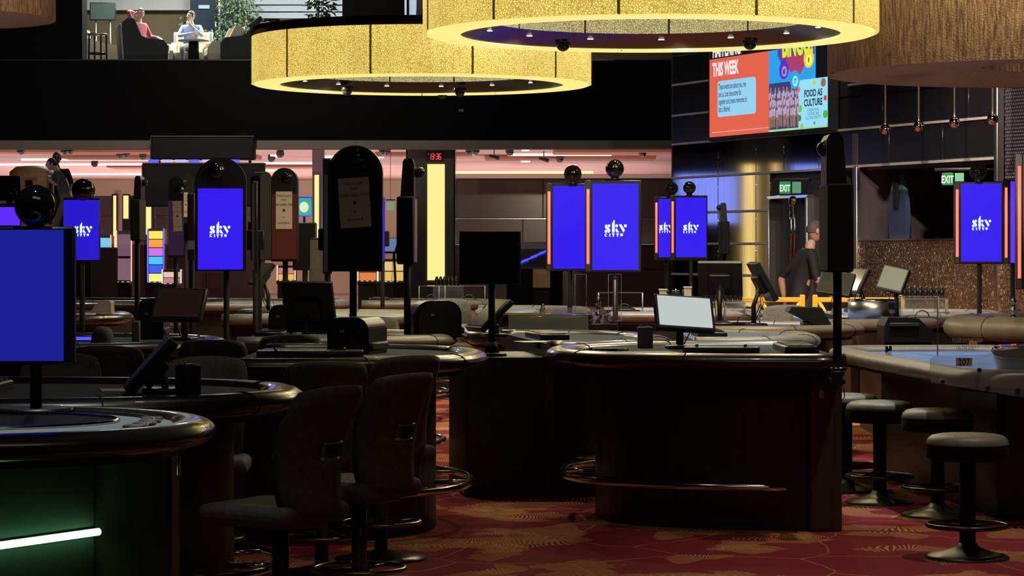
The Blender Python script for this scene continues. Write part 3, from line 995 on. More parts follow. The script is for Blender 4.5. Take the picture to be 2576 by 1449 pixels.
wm = E('screen white', 236, 232, 240)
nm = E('screen navy text', 40, 60, 100)
words('HAPPENING', 0.03, 1.66, 0.345, wm, 0.62, 0.010)
words('THIS WEEK', 0.03, 1.27, 0.345, wm, 0.62, 0.010)
for i, s in enumerate(('These events are about you, me', 'and us. Lets have some fun', 'together and create memories to', 'last a lifetime!')):
    words(s, 0.085, 0.97-i*0.155, 0.155, nm, 0.56, 0.0015)
dkm = E('screen ink', 25, 45, 60)
words('FOOD AS', 0.89, 0.62, 0.17, dkm, 0.92, 0.004, align='CENTER')
words('CULTURE', 0.89, 0.44, 0.17, dkm, 0.92, 0.004, align='CENTER')
for i, s in enumerate(('CUISINE, FOOD', 'CUSTOMS, AND', 'CULTURAL IDENTITY')):
    words(s, 0.89, 0.33-i*0.075, 0.075, E('screen slate', 90, 140, 160), 0.80, 0.001, align='CENTER')


def disc(name, x, z, r, m, y=YF-0.004, sx=1.0, n=20):
    return MB().prism([(vx0+vw*x+r*sx*math.cos(2*PI*i/n), vz0+z*ZS+r*0.68*math.sin(2*PI*i/n)) for i in range(n)], y-0.002, y, axis='Y').build(name, m, vd)


pup = E('screen purple', 90, 60, 160)
pts = [(0.60, 1.50), (0.64, 1.28), (0.70, 1.42), (0.78, 1.45), (0.84, 1.54), (0.90, 1.42), (0.905, 2.1), (0.595, 2.1)]
MB().prism([(vx0+vw*a, vz0+b*ZS) for a, b in pts], YF-0.004, YF-0.001, axis='Y').build('purple_splash', pup, vd)
pts = [(0.665, 1.46), (0.835, 1.5), (0.835, 1.4), (0.815, 1.2), (0.785, 1.08), (0.75, 1.06), (0.705, 1.15), (0.675, 1.3)]
MB().prism([(vx0+vw*a, vz0+b*ZS) for a, b in pts], YF-0.005, YF-0.001, axis='Y').build('magenta_shape', E('screen magenta', 170, 60, 110), vd)
words('BINGO!', 0.765, 1.47, 0.55, E('screen lime', 222, 235, 40), 0.62, 0.018, align='CENTER', y=YF-0.008)
for x, z, c, tx in ((0.655, 1.20, (80, 50, 190), '65'), (0.745, 0.98, (50, 160, 230), '17'), (0.855, 1.36, (240, 215, 60), '8')):
    disc('bingo_ball', x, z, 0.175, E('ball %s' % tx, *c), YF-0.006, 0.72)
    disc('ball_face', x+0.004, z-0.03, 0.10, E('ball face %s' % tx, min(255, c[0]+90), min(255, c[1]+90), min(255, c[2]+40)), YF-0.009, 0.70)
    words(tx, x+0.004, z-0.075, 0.12, dkm, 0.8, 0.004, align='CENTER', y=YF-0.013)
# the crowd in the lower picture: rows of small printed figures
figs = {'skirts': (MB(), E('screen tan', 150, 112, 84)), 'shirts': (MB(), E('screen lavender', 178, 164, 200)), 'faces': (MB(), E('screen brown', 120, 84, 76))}
for row in range(3):
    for i in range(13):
        x = SPL+0.014+i*0.0188+random.uniform(-0.006, 0.006)
        z = 0.10+row*0.16+random.uniform(-0.03, 0.03)
        cx = vx0+vw*x
        y0 = YF-0.003-(2-row)*0.002
        z *= ZS
        figs['skirts'][0].box((cx, y0, vz0+z+0.065), (0.036, 0.002, 0.15))
        figs['shirts'][0].box((cx, y0-0.0006, vz0+z+0.18), (0.042, 0.002, 0.09))
        if random.random() < 0.5:
            figs['shirts'][0].box((cx+0.026, y0-0.0006, vz0+z+0.25), (0.013, 0.002, 0.10))
        figs['faces'][0].prism([(cx+0.018*math.cos(a*PI/4), vz0+z+0.245+0.022*math.sin(a*PI/4)) for a in range(8)], y0-0.002, y0, axis='Y')
for k, (b_, m_) in figs.items():
    o = b_.build('printed_'+k, m_, vd)
    o['kind'] = 'stuff'
for x, z, r, c in ((0.775, 0.78, 0.05, (225, 120, 90)), (0.785, 0.40, 0.07, (120, 190, 70)), (0.78, 0.22, 0.06, (60, 130, 60)), (0.97, 0.86, 0.08, (150, 105, 80)), (0.90, 0.88, 0.05, (210, 205, 60)),
                   (0.985, 0.56, 0.05, (200, 70, 60)), (0.985, 0.25, 0.075, (80, 180, 60)), (0.80, 0.06, 0.05, (150, 200, 90)), (0.90, 0.10, 0.03, (90, 150, 150))):
    disc('food_drawing', x, z, r, E('food %d %d %d' % c, *c), YF-0.004, 0.8, 10)

# ------------------------------------------------------------------ gaming tables
def dee(hl, b, inset=0.0, n=40, p=2.5, x0=0.0):
    out = []
    for i in range(n+1):
        t = -PI/2+PI*i/n
        c, s = math.cos(t), math.sin(t)
        out.append((x0+(b-inset-x0)*abs(c)**(2/p), (hl-inset)*math.copysign(abs(s)**(2/p), s)))
    return out


def gaming_table(label, cx, cy, rz, hl, b, pad=leather, top=1.02, cloth=felt, rail=True, body=cabinet, group='half round card tables', tray=True, rpad=0.092, ped0=0.0, rh=0.050):
    t = thing('gaming_table', label, 'table', (cx, cy, 0), rz, group)
    MB().prism(dee(hl, b, 0.30, 36, x0=ped0), 0.0, top-0.13).build('pedestal', body, t)
    MB().box((0.03+ped0, 0, (top-0.13)/2), (0.07, hl*1.55, top-0.14)).build('dealer_panel', brownpanel, t)
    MB().prism(dee(hl, b, 0.10, 36), top-0.13, top-0.075).build('table_board', body, t)
    MB().prism(dee(hl, b, 0.13, 36), top-0.075, top-0.035).build('playing_cloth', cloth, t)
    MB().tube([(x, y, top-0.058) for x, y in dee(hl, b, rpad, 56)], 0.06, 14, rx=rpad, rzv=rh).build('padded_rim', pad, t)
    arc = dee(hl, b, rpad, 56)
    for i in (9, 20, 36, 47):
        MB().tube([Vector((arc[i][0], arc[i][1], top-0.058))+Matrix.Rotation(math.atan2(arc[i+1][1]-arc[i-1][1], arc[i+1][0]-arc[i-1][0]), 3, 'Z') @ Vector((0, (rpad+0.001)*math.cos(q*PI/8), (rh+0.0012)*math.sin(q*PI/8))) for q in range(16)], 0.003, 5, True).build('rim_seam', matt, t)
    if rail:
        ra = dee(hl, b, 0.10, 44)[2:-2]
        MB().tube([(x, y, 0.26) for x, y in ra], 0.021, 10).build('foot_rail', chrome, t)
        ins = dee(hl, b, 0.30, 44)[2:-2]
        for i in (3, 12, 19, 26, 35):
            MB().cyl((ra[i][0], ra[i][1], 0.26), (ins[i][0], ins[i][1], 0.26), 0.014, n=8).build('rail_bracket', chrome, t)
    if tray:
        MB().rbox((0.16, 0, top-0.02), (0.20, 0.72, 0.05), 0.008, 1).build('chip_tray', black, t)
        for k in range(8):
            MB().box((0.16, -0.30+k*0.086, top+0.007), (0.16, 0.05, 0.008)).build('tray_slot', gunmetal, t)
    return t


T1 = gaming_table('front gaming table with curved black base and chrome foot rail, right of centre', 1.86, 15.5, PI, 1.15, 1.66)
T2 = gaming_table('gaming table behind the two slotted chairs, its black rim tip under the square monitor', -1.52, 14.95, 0, 1.2, 1.38, tray=False)
T3 = gaming_table('gaming table behind the nearest left one, holding the tilted monitor and grey box', -2.45, 11.0, 0, 0.96, 1.56)
T5 = gaming_table('gaming table left behind the front one, with blue light on its rim', 0.08, 17.65, R(8), 1.2, 0.98, rail=True)
MB().rbox((-0.26, -0.50, 0.45), (0.52, 0.90, 0.90), 0.01, 1).build('dealer_cabinet', cabinet, T5)
T6 = gaming_table('gaming table directly behind the lit white monitor at centre right', 1.22, 18.1, 0, 0.98, 0.93, pad=brownpad, cloth=bluefelt)
T8 = gaming_table('gaming table behind the round-backed card shuffler, left of centre', -1.83, 18.1, 0, 0.96, 1.45, pad=brownpad)
T11 = gaming_table('dark gaming table behind the left-hand chairs, one rim end catching light', -3.6, 17.0, 0, 1.2, 1.72)
T9 = gaming_table('farther gaming table with pale lit rim behind the black arched sign', -2.6, 24.2, 0, 1.1, 2.1, pad=brownpad, cloth=greyfelt)
T12 = gaming_table('gaming table deep left below the blue logo screen and purple sign', -5.4, 23.8, 0, 1.1, 1.9, cloth=greyfelt)
T13 = gaming_table('far gaming table beneath the arched blue logo screen', -3.6, 29.5, 0, 1.2, 1.8, cloth=greyfelt, pad=brownpad)
T16 = gaming_table('far gaming table with pale blue cloth behind the square black monitor', -0.35, 25.9, 0, 1.1, 1.15, pad=brownpad, cloth=bluefelt)
T15 = gaming_table('far gaming table with thick taupe rim before the yellow barriers', 2.15, 27.35, 0, 1.05, 1.6, top=0.90, pad=brownpad, cloth=bluefelt, rpad=0.13, rh=0.085)
T14 = gaming_table('gaming table with wide taupe rim at the far right behind the acrylic guard', 5.6, 20.9, PI, 1.0, 2.1, pad=brownpad, cloth=bluefelt, rpad=0.14, rh=0.10)
T17 = gaming_table('gaming table with taupe rim behind the right pole sign', 2.52, 22.4, 0, 0.95, 1.22, pad=brownpad, cloth=bluefelt, rpad=0.11, ped0=0.6, rail=False)
T18 = gaming_table('far gaming table on the left beyond the cap-shaped cover', -5.9, 30.0, 0, 1.1, 2.2, cloth=felt)

MB().rbox((0.115, 0.82, 0.44), (0.14, 0.22, 0.88), 0.02, 2).build('corner_pilaster', brownpanel, T1)
MB().rbox((0.115, 0.935, 0.78), (0.03, 0.01, 0.05), 0.003, 1).build('corner_latch', steel, T1)

# the nearest table, lower left: pale felt band, sunken black pit, slots, green light under its step
t4 = thing('gaming_table', 'nearest gaming table at lower left with pale felt band and green light strip', 'table', (-2.62, 9.0, 0), 0)
hl, b_, top = 0.93, 1.58, 1.02
MB().prism([(0.0, -0.76), (0.42, -0.76), (0.50, -0.73), (1.12, 0.27), (1.12, 0.60), (0.0, 0.60)], 0.0, top-0.13).build('pedestal', mat('dark laminate body', (0.035, 0.035, 0.032), 0.6), t4)
MB().prism([(1.06, 0.28), (1.38, 0.42), (1.38, 0.64), (1.06, 0.64)], 0.0, top-0.13).build('recess_panel', brownpanel, t4)
MB().prism(dee(hl, b_, 0.10, 36), top-0.13, top-0.075).build('table_board', cabinet, t4)
MB().prism(dee(hl, b_, 0.13, 36), top-0.075, top-0.035).build('playing_cloth', greyfelt, t4)
MB().tube([(x, y, top-0.06) for x, y in dee(hl, b_, 0.085, 56)], 0.06, 14, rx=0.085, rzv=0.046).build('padded_rim', leather, t4)
MB().prism([(x, y+0.16) for x, y in dee(0.58, 1.22, 0.0, 36, p=2.1)], top-0.036, top-0.031).build('black_pit', mat('black glass pit', (0.003, 0.003, 0.004), 0.6, spec=0.05), t4)
MB().tube([(x, y+0.16, top-0.03) for x, y in dee(0.58, 1.22, 0.0, 36, p=2.1)], 0.008, 6).build('pit_trim', chrome, t4)
for i in range(4):
    an = R(-18+i*13)
    MB().rbox((b_-0.235-0.012*abs(i-1.5), -0.12+i*0.13, top-0.030), (0.075, 0.09, 0.010), 0.004, 1, rz=an*0.3).build('card_slot', brownpanel, t4)
MB().tube([(x, y, top-0.029) for x, y in dee(hl-0.10, b_-0.22, 0.0, 36)], 0.006, 6).build('inner_bead', gunmetal, t4)
# green light strip along the front of the body
for nm_, m_, r_, o_ in (('light_strip', greentube, 0.013, 0.022), ('strip_channel', steel, 0.016, 0.006)):
    MB().cyl((0.50+o_*0.85, -0.73-o_*0.53, 0.585), (1.12+o_*0.85, 0.27-o_*0.53, 0.585), r_, n=10).build(nm_, m_, t4)
MB().box((1.36, 0.40, 0.72), (0.01, 0.01, 0.26)).build('hanging_cable', gunmetal, t4)
MB().rbox((1.46, 0.0, 0.86), (0.012, 0.03, 0.10), 0.004).build('chrome_latch', chrome, t4)

# the long roulette table on the right
def roulette(label, cx, cy, rz, L, W, top, pad, number=None, lean=True, group='roulette tables', shroud=True):
    t = thing('roulette_table', label, 'table', (cx, cy, 0), rz, group)
    # local x along the table, wheel at -x end
    MB().rbox((0.1, 0, (top-0.12)/2), (L*0.78, W*0.5, top-0.12), 0.04).build('pedestal', cabinet, t)
    pl = rrect(0, 0, L, W, 0.28, 8)
    MB().prism([(x*0.97, y*0.94) for x, y in pl], top-0.12, top-0.06).build('table_board', cabinet, t)
    MB().prism([(x*0.95, y*0.90) for x, y in pl], top-0.06, top-0.035).build('playing_cloth', bluefelt, t)
    MB().tube([(x*0.965, y*0.93, top-0.045) for x, y in pl], 0.05, 12, True, rx=0.075, rzv=0.055).build('padded_rim', pad, t)
    wx = -L/2+0.42
    o = MB().lathe([(0.02, top-0.03), (0.36, top-0.03), (0.40, top+0.10), (0.385, top+0.13), (0.33, top+0.12), (0.27, top+0.06), (0.10, top+0.04), (0.02, top+0.05)], 36, Matrix.Translation((wx, 0, 0))).build('wheel_bowl', mat('black lacquer bowl', (0.008, 0.007, 0.007), 0.1, coat=0.6), t)
    MB().lathe([(0.27, top+0.066), (0.16, top+0.050)], 36, Matrix.Translation((wx, 0, 0))).build('number_ring', mat('red black ring', (0.30, 0.02, 0.02), 0.3), o)
    MB().lathe([(0.045, top+0.045), (0.03, top+0.08), (0.016, top+0.11), (0.026, top+0.14), (0.028, top+0.165), (0.012, top+0.185), (0.016, top+0.20), (0.001, top+0.215)], 16, Matrix.Translation((wx, 0, 0))).build('turret', chrome, o)
    return t, wx


T7, wx7 = roulette('long roulette table with blue cloth and numbered acrylic guard at right', 3.07, 16.62, R(95), 3.9, 1.35, 0.90, brownpad)
T10, wx10 = roulette('roulette table behind acrylic guard beneath the two centre logo screens', 0.18, 20.75, R(95), 2.2, 1.15, 0.96, leather)
T19 = gaming_table('gaming table holding the dark tapered cover, left of the tall pole sign', 1.45, 20.35, 0, 0.78, 1.32, pad=brownpad)
T20 = gaming_table('gaming table carrying a chip rack before the mosaic half wall', 3.15, 24.65, 0, 0.85, 1.5, pad=brownpad, cloth=bluefelt)
T21 = gaming_table('gaming table carrying chip racks behind the lit white monitor', 0.92, 25.0, 0, 0.92, 1.5, pad=brownpad, cloth=bluefelt)
T22 = gaming_table('far gaming table carrying the chip rack at the yellow column', -1.7, 30.0, 0, 0.85, 1.5, pad=brownpad, cloth=greyfelt)


# ------------------------------------------------------------------ acrylic guards on the roulette tables
hazy = mat('hazy acrylic', (0.80, 0.84, 0.86), 0.06, trans=0.90, ior=1.15)
g = thing('acrylic_guard', 'clear acrylic guard numbered 207 on the near end of the long right roulette table', 'guard', (0, 0, 0))
gd = 14.60
pt = lambda px, py, d=gd: (xat(px, d), zat(py, d))
MB().prism([pt(2340, 905), pt(2352, 896), pt(2480, 893), pt(2496, 888), pt(2512, 872), pt(2640, 866), pt(2640, 1006), pt(2560, 998), pt(2342, 962)], gd, gd+0.012, axis='Y').build('lower_panel', hazy, g)
MB().prism([pt(2361, 896), pt(2361, 682), pt(2366, 678), pt(2640, 676), pt(2640, 868)], gd+0.03, gd+0.038, axis='Y').build('tall_panel', acrylic, g)
MB().cyl((*[pt(2361, 0)[0]], gd+0.034, pt(0, 896)[1]), (pt(2361, 0)[0], gd+0.034, pt(0, 680)[1]), 0.003, n=6).build('panel_edge', mat('frosted edge', (0.30, 0.31, 0.32), 0.3), g)
for px, py in ((2370, 960), (2484, 975), (2463, 931), (2560, 982)):
    x, z = pt(px, py)
    MB().cyl((x, gd, z), (x, gd-0.02, z), 0.014, 0.012, 14).build('standoff_bolt', chrome, g)
x, z = pt(2405, 920)
MB().box((x+0.045, gd-0.004, z+0.022), (0.092, 0.005, 0.046)).build('number_plate', mat('grey number plate', (0.34, 0.31, 0.28), 0.6), g)
obj_mesh('lettering', text_mesh('207', 0.052, Matrix.Translation((x+0.045, gd-0.0075, z+0.004)), 0.85, 'CENTER', 0.0), ink, g)
x, z = pt(2436, 862)
lm = mat('white print', (0.45, 0.45, 0.43), 0.6)
obj_mesh('lettering', text_mesh('PLEASE DO NOT LEAN', 0.034, Matrix.Translation((x, gd+0.026, z)), 0.50, 'CENTER', 0.0), lm, g)
obj_mesh('lettering', text_mesh('ON THE SCREEN', 0.034, Matrix.Translation((x, gd+0.026, z-0.042)), 0.50, 'CENTER', 0.0), lm, g)

g = thing('acrylic_guard', 'clear acrylic guard numbered 205 on the roulette table below the centre screens', 'guard', (0, 0, 0))
gd = 19.55
MB().prism([pt(1279, 795, gd), pt(1284, 789, gd), pt(1338, 789, gd), pt(1352, 776, gd), pt(1480, 772, gd), pt(1480, 830, gd), pt(1279, 830, gd)], gd, gd+0.014, axis='Y').build('lower_panel', hazy, g)
MB().prism([pt(1297, 790, gd), pt(1297, 692, gd), pt(1470, 690, gd), pt(1470, 775, gd)], gd+0.03, gd+0.038, axis='Y').build('tall_panel', acrylic, g)
x, z = pt(1380, 785, gd)
obj_mesh('lettering', text_mesh('205', 0.06, Matrix.Translation((x, gd-0.003, z)), 0.85, 'CENTER', 0.0), lm, g)
for px, w_ in ((1463, 30), (1550, 34)):
    x, z = pt(px, 700, gd)
    MB().rbox((x, gd+0.25, z-0.15), (w_*gd/FOC, 0.03, 0.36), 0.004, 1).build('side_panel', acrylic, g)
g = thing('acrylic_guard', 'tall clear acrylic guard with ON THE SCREEN lettering right of the front pole', 'guard', (0, 0, 0))
gd = 19.9
MB().prism([pt(1470, 810, gd), pt(1470, 700, gd), pt(1545, 698, gd), pt(1548, 706, gd), pt(1548, 815, gd)], gd, gd+0.008, axis='Y').build('tall_panel', acrylic, g)
MB().cyl((xat(1547, gd), gd, zat(815, gd)), (xat(1547, gd), gd, zat(704, gd)), 0.008, n=6).build('panel_edge', mat('frosted edge', (0.30, 0.31, 0.32), 0.3), g)
MB().rbox((xat(1510, gd), gd+0.02, zat(816, gd)-0.02), (0.26, 0.06, 0.05), 0.006, 1).build('base_rail', black, g)
obj_mesh('lettering', text_mesh('ON THE SCREEN', 0.03, Matrix.Translation((xat(1506, gd), gd-0.004, zat(786, gd))), 0.55, 'CENTER', 0.0), lm, g)

# ------------------------------------------------------------------ the logo, drawn as flat plates
LOGO = {
    'k_blade': [(905, 905), (905, 490), (1005, 310), (1030, 345), (1030, 905)],
    'k_leg': [(1110, 690), (1245, 905), (1130, 905), (1080, 850), (1050, 775)],
    's_body': [(690, 525), (650, 525), (600, 560), (577, 625), (590, 690), (640, 745), (700, 795), (722, 850), (705, 910), (750, 910), (810, 875), (835, 815), (820, 750), (780, 700), (720, 650), (685, 610), (672, 570)],
    'y_bar': [(1212, 525), (1340, 525), (1500, 790), (1440, 900), (1415, 895)],
    'i': [(778, 940), (832, 940), (832, 1090), (778, 1090)],
    't': [(905, 940), (1030, 940), (1030, 992), (998, 992), (998, 1095), (940, 1095), (940, 992), (905, 992)],
    'y': [(1088, 940), (1145, 940), (1160, 980), (1176, 940), (1228, 940), (1188, 1025), (1188, 1092), (1135, 1092), (1135, 1025)],
}
_c = [(632+70*math.cos(R(a)), 1015+76*math.sin(R(a))) for a in range(35, 326, 15)]
_c += [(632+26*math.cos(R(a)), 1015+30*math.sin(R(a))) for a in range(325, 34, -15)]
LOGO['c'] = _c
for _n, (_x, _y, _r) in {'d1': (1115, 592, 66), 'd2': (768, 592, 64), 'd3': (632, 845, 66), 'd4': (1520, 592, 68), 'd5': (1345, 1003, 66)}.items():
    LOGO[_n] = [(_x+_r*math.cos(i*PI/9), _y+_r*1.1*math.sin(i*PI/9)) for i in range(18)]


def logo_part(parent, cx, cz, width, y, m=None, clip=None):
    mb = MB()
    k = width/1020
    for poly in LOGO.values():
        q = [(cx+(a-1080)*k, cz-(b-700)*k) for a, b in poly]
        if clip is not None and min(a for a, b in q) < clip:
            continue
        mb.add([(a, y, b) for a, b in q], [tuple(range(len(q)))])
    return mb.build('logo_lettering', m or logowhite, parent)


# ------------------------------------------------------------------ sign stands
def cam_ball(parent, x, y, z, r, facing=-1, name='camera_ball'):
    """black ball camera on a short neck; the glossy side faces -y (facing -1) or +y"""
    o = MB().sphere((x, y, z), r, 22, 14).build(name, smoked, parent)
    MB().cyl((x, y-facing*r*0.15, z), (x, y-facing*r*0.75, z), r*1.02, r*0.98, 24).build('ball_housing', matt, o)
    MB().cyl((x, y-facing*0.3*r, z-r*0.7), (x, y-facing*0.3*r, z-r*1.45), r*0.42, r*0.5, 14).build('ball_neck', black, o)
    return o


def notice_part(parent, cx, cz, w_, h_, y, lines, tilt=0.0):
    T = Matrix.Translation((cx, y, cz)) @ Matrix.Rotation(tilt, 4, 'Y')
    o = MB().box((0, 0, 0), (w_, 0.003, h_), T).build('paper_notice', paper, parent)
    for s, z, size in lines:
        obj_mesh('print', text_mesh(s, size*h_, T @ Matrix.Translation((0, -0.003, z*h_)), 0.8, 'CENTER'), ink, o)
    MB().prism([(0.035*h_*math.cos(i*PI/5), 0.035*h_*math.sin(i*PI/5)) for i in range(10)], -0.003, -0.002, T, 'Y').build('print_spot', ink, o)
    return o


NOTE = (('TABLE CLOSED', 0.36, 0.075), ('PLEASE', 0.26, 0.06), ('THREE CARD POKER', 0.12, 0.09), ('OR', -0.2, 0.05), ('BLACKJACK', -0.36, 0.075))


def sign_stand(label, px, top, bot, wpx, d, yaw=0.0, group=None, arch=0, scr=None, smat=screenblue, logo=None, ball=None, led=None, zb=0.0,
               notice=None, pole_px=None, thick=0.06, back=False, poler=0.022, clip=None, name='sign_display'):
    """px: middle of the housing; arch: pixel height of the rounded head; scr: (left, top, right, bottom) of the screen"""
    k = d/FOC
    X = xat(px, d)
    t = thing(name, label, 'sign', (X, d, zb), yaw, group)
    W, z1, z0 = wpx*k, zat(top, d)-zb, zat(bot, d)-zb
    px0 = 0.0 if pole_px is None else (pole_px-px)*k
    MB().cyl((px0, thick/2+0.035, 0.02), (px0, thick/2+0.035, z0+0.25), poler, n=14).build('pole', matt, t)
    MB().cyl((px0, thick/2+0.035, 0.0), (px0, thick/2+0.035, 0.02), 0.15, 0.14, 24).build('base_plate', black, t)
    MB().rbox((px0, thick+0.015, z0+0.25), (0.14, 0.04, 0.16), 0.008, 1).build('mount', black, t)
    if arch:
        ra = arch*k
        out = [(-W/2, z0), (W/2, z0)]+[(W/2*math.cos(R(a)), z1-ra+ra*math.sin(R(a))) for a in range(0, 181, 9)]
        MB().prism(out, 0.0, thick, axis='Y').build('housing', black, t)
        inn = [(a*0.96, z0+(b-z0)*0.985+0.005) for a, b in out]
        MB().prism(inn, -0.012, 0.0, axis='Y').build('front_bezel', black, t)
    else:
        MB().rbox((0, thick/2, (z0+z1)/2), (W, thick, z1-z0), 0.008, 1).build('housing', black, t)
    if scr:
        l, tp, r_, bt = scr
        MB().box((((l+r_)/2-px)*k, -0.0145 if arch else -0.003, (zat(tp, d)+zat(bt, d))/2-zb), ((r_-l)*k, 0.005, (bt-tp)*k)).build('screen', smat, t)
    if logo:
        lx, ly, lw_ = logo
        logo_part(t, (lx-px)*k, zat(ly, d)-zb, lw_*k, -0.021 if arch else -0.009, clip=None if clip is None else (clip-px)*k)
    if ball:
        bx_, by_, br_, fc = ball
        cam_ball(t, (bx_-px)*k, 0.0 if arch else thick/2, zat(by_, d)-zb, br_*k, fc)
    if led:
        lx, tp, bt = led
        o = MB().rbox(((lx-px)*k, 0.01, (z0+z1)/2), (0.05, 0.05, z1-z0), 0.006, 1).build('side_bar', darkgrey, t)
        MB().cyl(((lx-px)*k, -0.022, zat(tp, d)-zb), ((lx-px)*k, -0.022, zat(bt, d)-zb), 0.0115, n=10).build('light_tube', redtube, o)
    if notice:
        nx, ny, nw, nh, tl = notice
        notice_part(t, (nx-px)*k, zat(ny, d)-zb, nw*k, nh*k, -0.021, NOTE, tl)
    return t


GP = 'portrait logo screens on poles'
sign_stand('blue logo screen with a red light bar, nearer of the two at centre right', 1549, 453, 684, 130, 21.9, 0, GP, 0, (1490, 462, 1606, 679), screenblue, (1549, 574, 56), (1547, 424, 23, -1), (1479, 476, 664))
sign_stand('plain blue screen with red light bar, half hidden behind the centre logo screen', 1434, 461, 682, 100, 22.6, 0, GP, 0, (1391, 468, 1482, 676), screenblue, None, (1441, 437, 22, 1), (1381, 482, 664))
sign_stand('small blue logo screen before the metal wall, right one of the small pair', 1739, 491, 655, 82, 28.6, 0, GP, 0, (1700, 497, 1777, 647), screenblue, (1738, 572, 39), (1735, 472, 16, -1), (1692, 507, 636))
sign_stand('small blue logo screen mostly hidden by its twin, left one of the small pair', 1677, 495, 655, 54, 29.3, 0, GP, 0, (1656, 500, 1698, 647), screenblue, (1676, 572, 36), (1690, 474, 16, 1), (1651, 510, 636))
sign_stand('blue logo screen with two red light bars at the far right', 2467, 456, 664, 114, 23.0, 0, GP, 0, (2418, 462, 2519, 658), screenblue, (2469, 561, 48), (2462, 432, 21, 1), (2407, 477, 646))
sign_stand('narrow blue screen at the right edge beside its red light bar', 2551, 452, 664, 34, 23.6, 0, GP, 0, (2542, 456, 2563, 661), screenviolet, None, None, (2530, 472, 648))
sign_stand('tall red light bar of a black sign cut off by the right edge', 2600, 386, 728, 58, 19.6, 0, GP, 0, None, screenblue, None, None, (2563, 418, 700))
sign_stand('large dim blue screen with black ball camera at the left edge', 75, 570, 918, 224, 9.62, 0, GP, 0, (-30, 578, 160, 908), screenblue2, None, (85, 517, 52, -1), None, 0.985, pole_px=83, thick=0.05)
sign_stand('blue logo screen under a big black ball, partly covered by the left edge screen', 205, 497, 658, 92, 21.5, R(4), GP, 0, (160, 503, 249, 654), mat('blue screen left', (0.02, 0.02, 0.02), 0.3, emit=lin(38, 24, 205)), (209, 577, 46), (208, 478, 29, -1))
sign_stand('violet blue screen corner behind the left edge ball camera', 22, 512, 572, 60, 16.4, 0, GP, 0, (0, 521, 50, 567), screenviolet, None, (25, 490, 17, 1), None, 0.985, pole_px=20)
GA = 'arched sign displays on poles'
sign_stand('arched black sign with a bright blue logo screen, left of centre', 555, 396, 682, 128, 19.5, R(3), GA, 64, (498, 474, 611, 678), screenblue, (554, 577, 52), (545, 430, 22, -1), None, pole_px=568, thick=0.10)
sign_stand('large dark arched sign with a crooked paper notice, left of the yellow column', 893, 366, 683, 138, 15.55, R(-2), GA, 69, (835, 447, 950, 672), mat('dark switched off screen', (0.012, 0.011, 0.009), 0.25), None, (900, 396, 22, -1), None, 0.985, (893, 510, 78, 125, R(-3.5)), pole_px=886)
sign_stand('arched sign with a dull red panel and paper notice', 715, 422, 658, 66, 20.6, 0, GA, 33, (684, 488, 747, 652), mat('dull red screen', (0.08, 0.016, 0.012), 0.4, emit=(0.02, 0.004, 0.003)), None, (722, 446, 15, -1), None, 0.0, (715, 529, 41, 94, 0), thick=0.14)
sign_stand('narrow arched sign with a purple panel and paper notice', 443, 446, 648, 38, 24.6, R(8), GA, 19, (424, 505, 462, 642), mat('dull purple screen', (0.035, 0.012, 0.06), 0.4, emit=(0.018, 0.007, 0.032)), None, (452, 480, 12, -1), None, 0.0, (446, 544, 22, 76, R(-2)), thick=0.14)
sign_stand('second arched sign peeking out behind the purple one, with paper notice', 468, 436, 600, 34, 27.4, R(6), GA, 17, None, screenblue, None, (460, 459, 13, -1), None, 0.0, (467, 515, 12, 62, 0), thick=0.12)
sign_stand('black arched sign side showing behind the dull red sign', 668, 432, 655, 34, 21.8, R(30), GA, 17, None, screenblue, None, None, None, 0.0, thick=0.18)
GE = 'sign displays seen edge on'
def edge_sign(label, px, top, bot, wpx, d, ballside, ball, zb, pole_px, lip=None, clamp=False):
    """a sign turned edge-on: deep housing, rounded sloping head, half dome on one side"""
    k = d/FOC
    t = thing('sign_display', label, 'sign', (xat(px, d), d, zb), 0, GE)
    W, z1, z0 = wpx*k, zat(top, d)-zb, zat(bot, d)-zb
    s = ballside
    zs = z1-(z1-z0)*0.36
    MB().rbox((-s*W*0.06, 0.18, (z0+zs)/2), (W*0.98, 0.40, zs-z0), 0.01, 1).build('housing', matt, t)
    MB().prism([(-s*W*0.36, zs-0.01), (-s*W*0.22, z1-0.02), (-s*W*0.10, z1), (s*W*0.30, z1), (s*W*0.42, z1-0.03), (s*W*0.42, zs-0.01)], 0.05, 0.31, axis='Y').build('head', black, t)
    bx_, by_, br_ = ball
    r = br_*k
    MB().sphere(((bx_-px)*k, 0.18, zat(by_, d)-zb), r, 20, 14).build('camera_ball', smoked, t)
    px0 = (pole_px-px)*k
    MB().cyl((px0, 0.18, 0.02), (px0, 0.18, z0+0.05), 0.024, n=14).build('pole', matt, t)
    if clamp:
        MB().rbox((px0, 0.42, 0.012), (0.07, 0.62, 0.024), 0.004, 1).build('clamp_plate', gunmetal, t)
        MB().rbox((px0, 0.14, zat(932, d)-zb), (0.085, 0.07, 0.022), 0.004, 1).build('clamp_jaw', chrome, t)
        MB().rbox((px0-0.01, 0.12, zat(955, d)-zb), (0.06, 0.06, 0.085), 0.006, 1).build('clamp_box', black, t)
        MB().tube([(px0+0.02, 0.10, zat(968, d)-zb), (px0+0.03, 0.10, zat(1000, d)-zb), (px0+0.01, 0.10, zat(1015, d)-zb)], 0.003, 5).build('cable', black, t)
    else:
        MB().cyl((px0, 0.18, 0), (px0, 0.18, 0.02), 0.15, 0.14, 24).build('base_plate', black, t)
    if lip:
        MB().box((s*W*0.46, 0.18, (z0+zs)/2), (0.012, 0.38, zs-z0-0.03)).build('screen', mat('edge lit screen', (0.1, 0.09, 0.08), 0.15, emit=(0.05, 0.035, 0.035)), t)
    return t


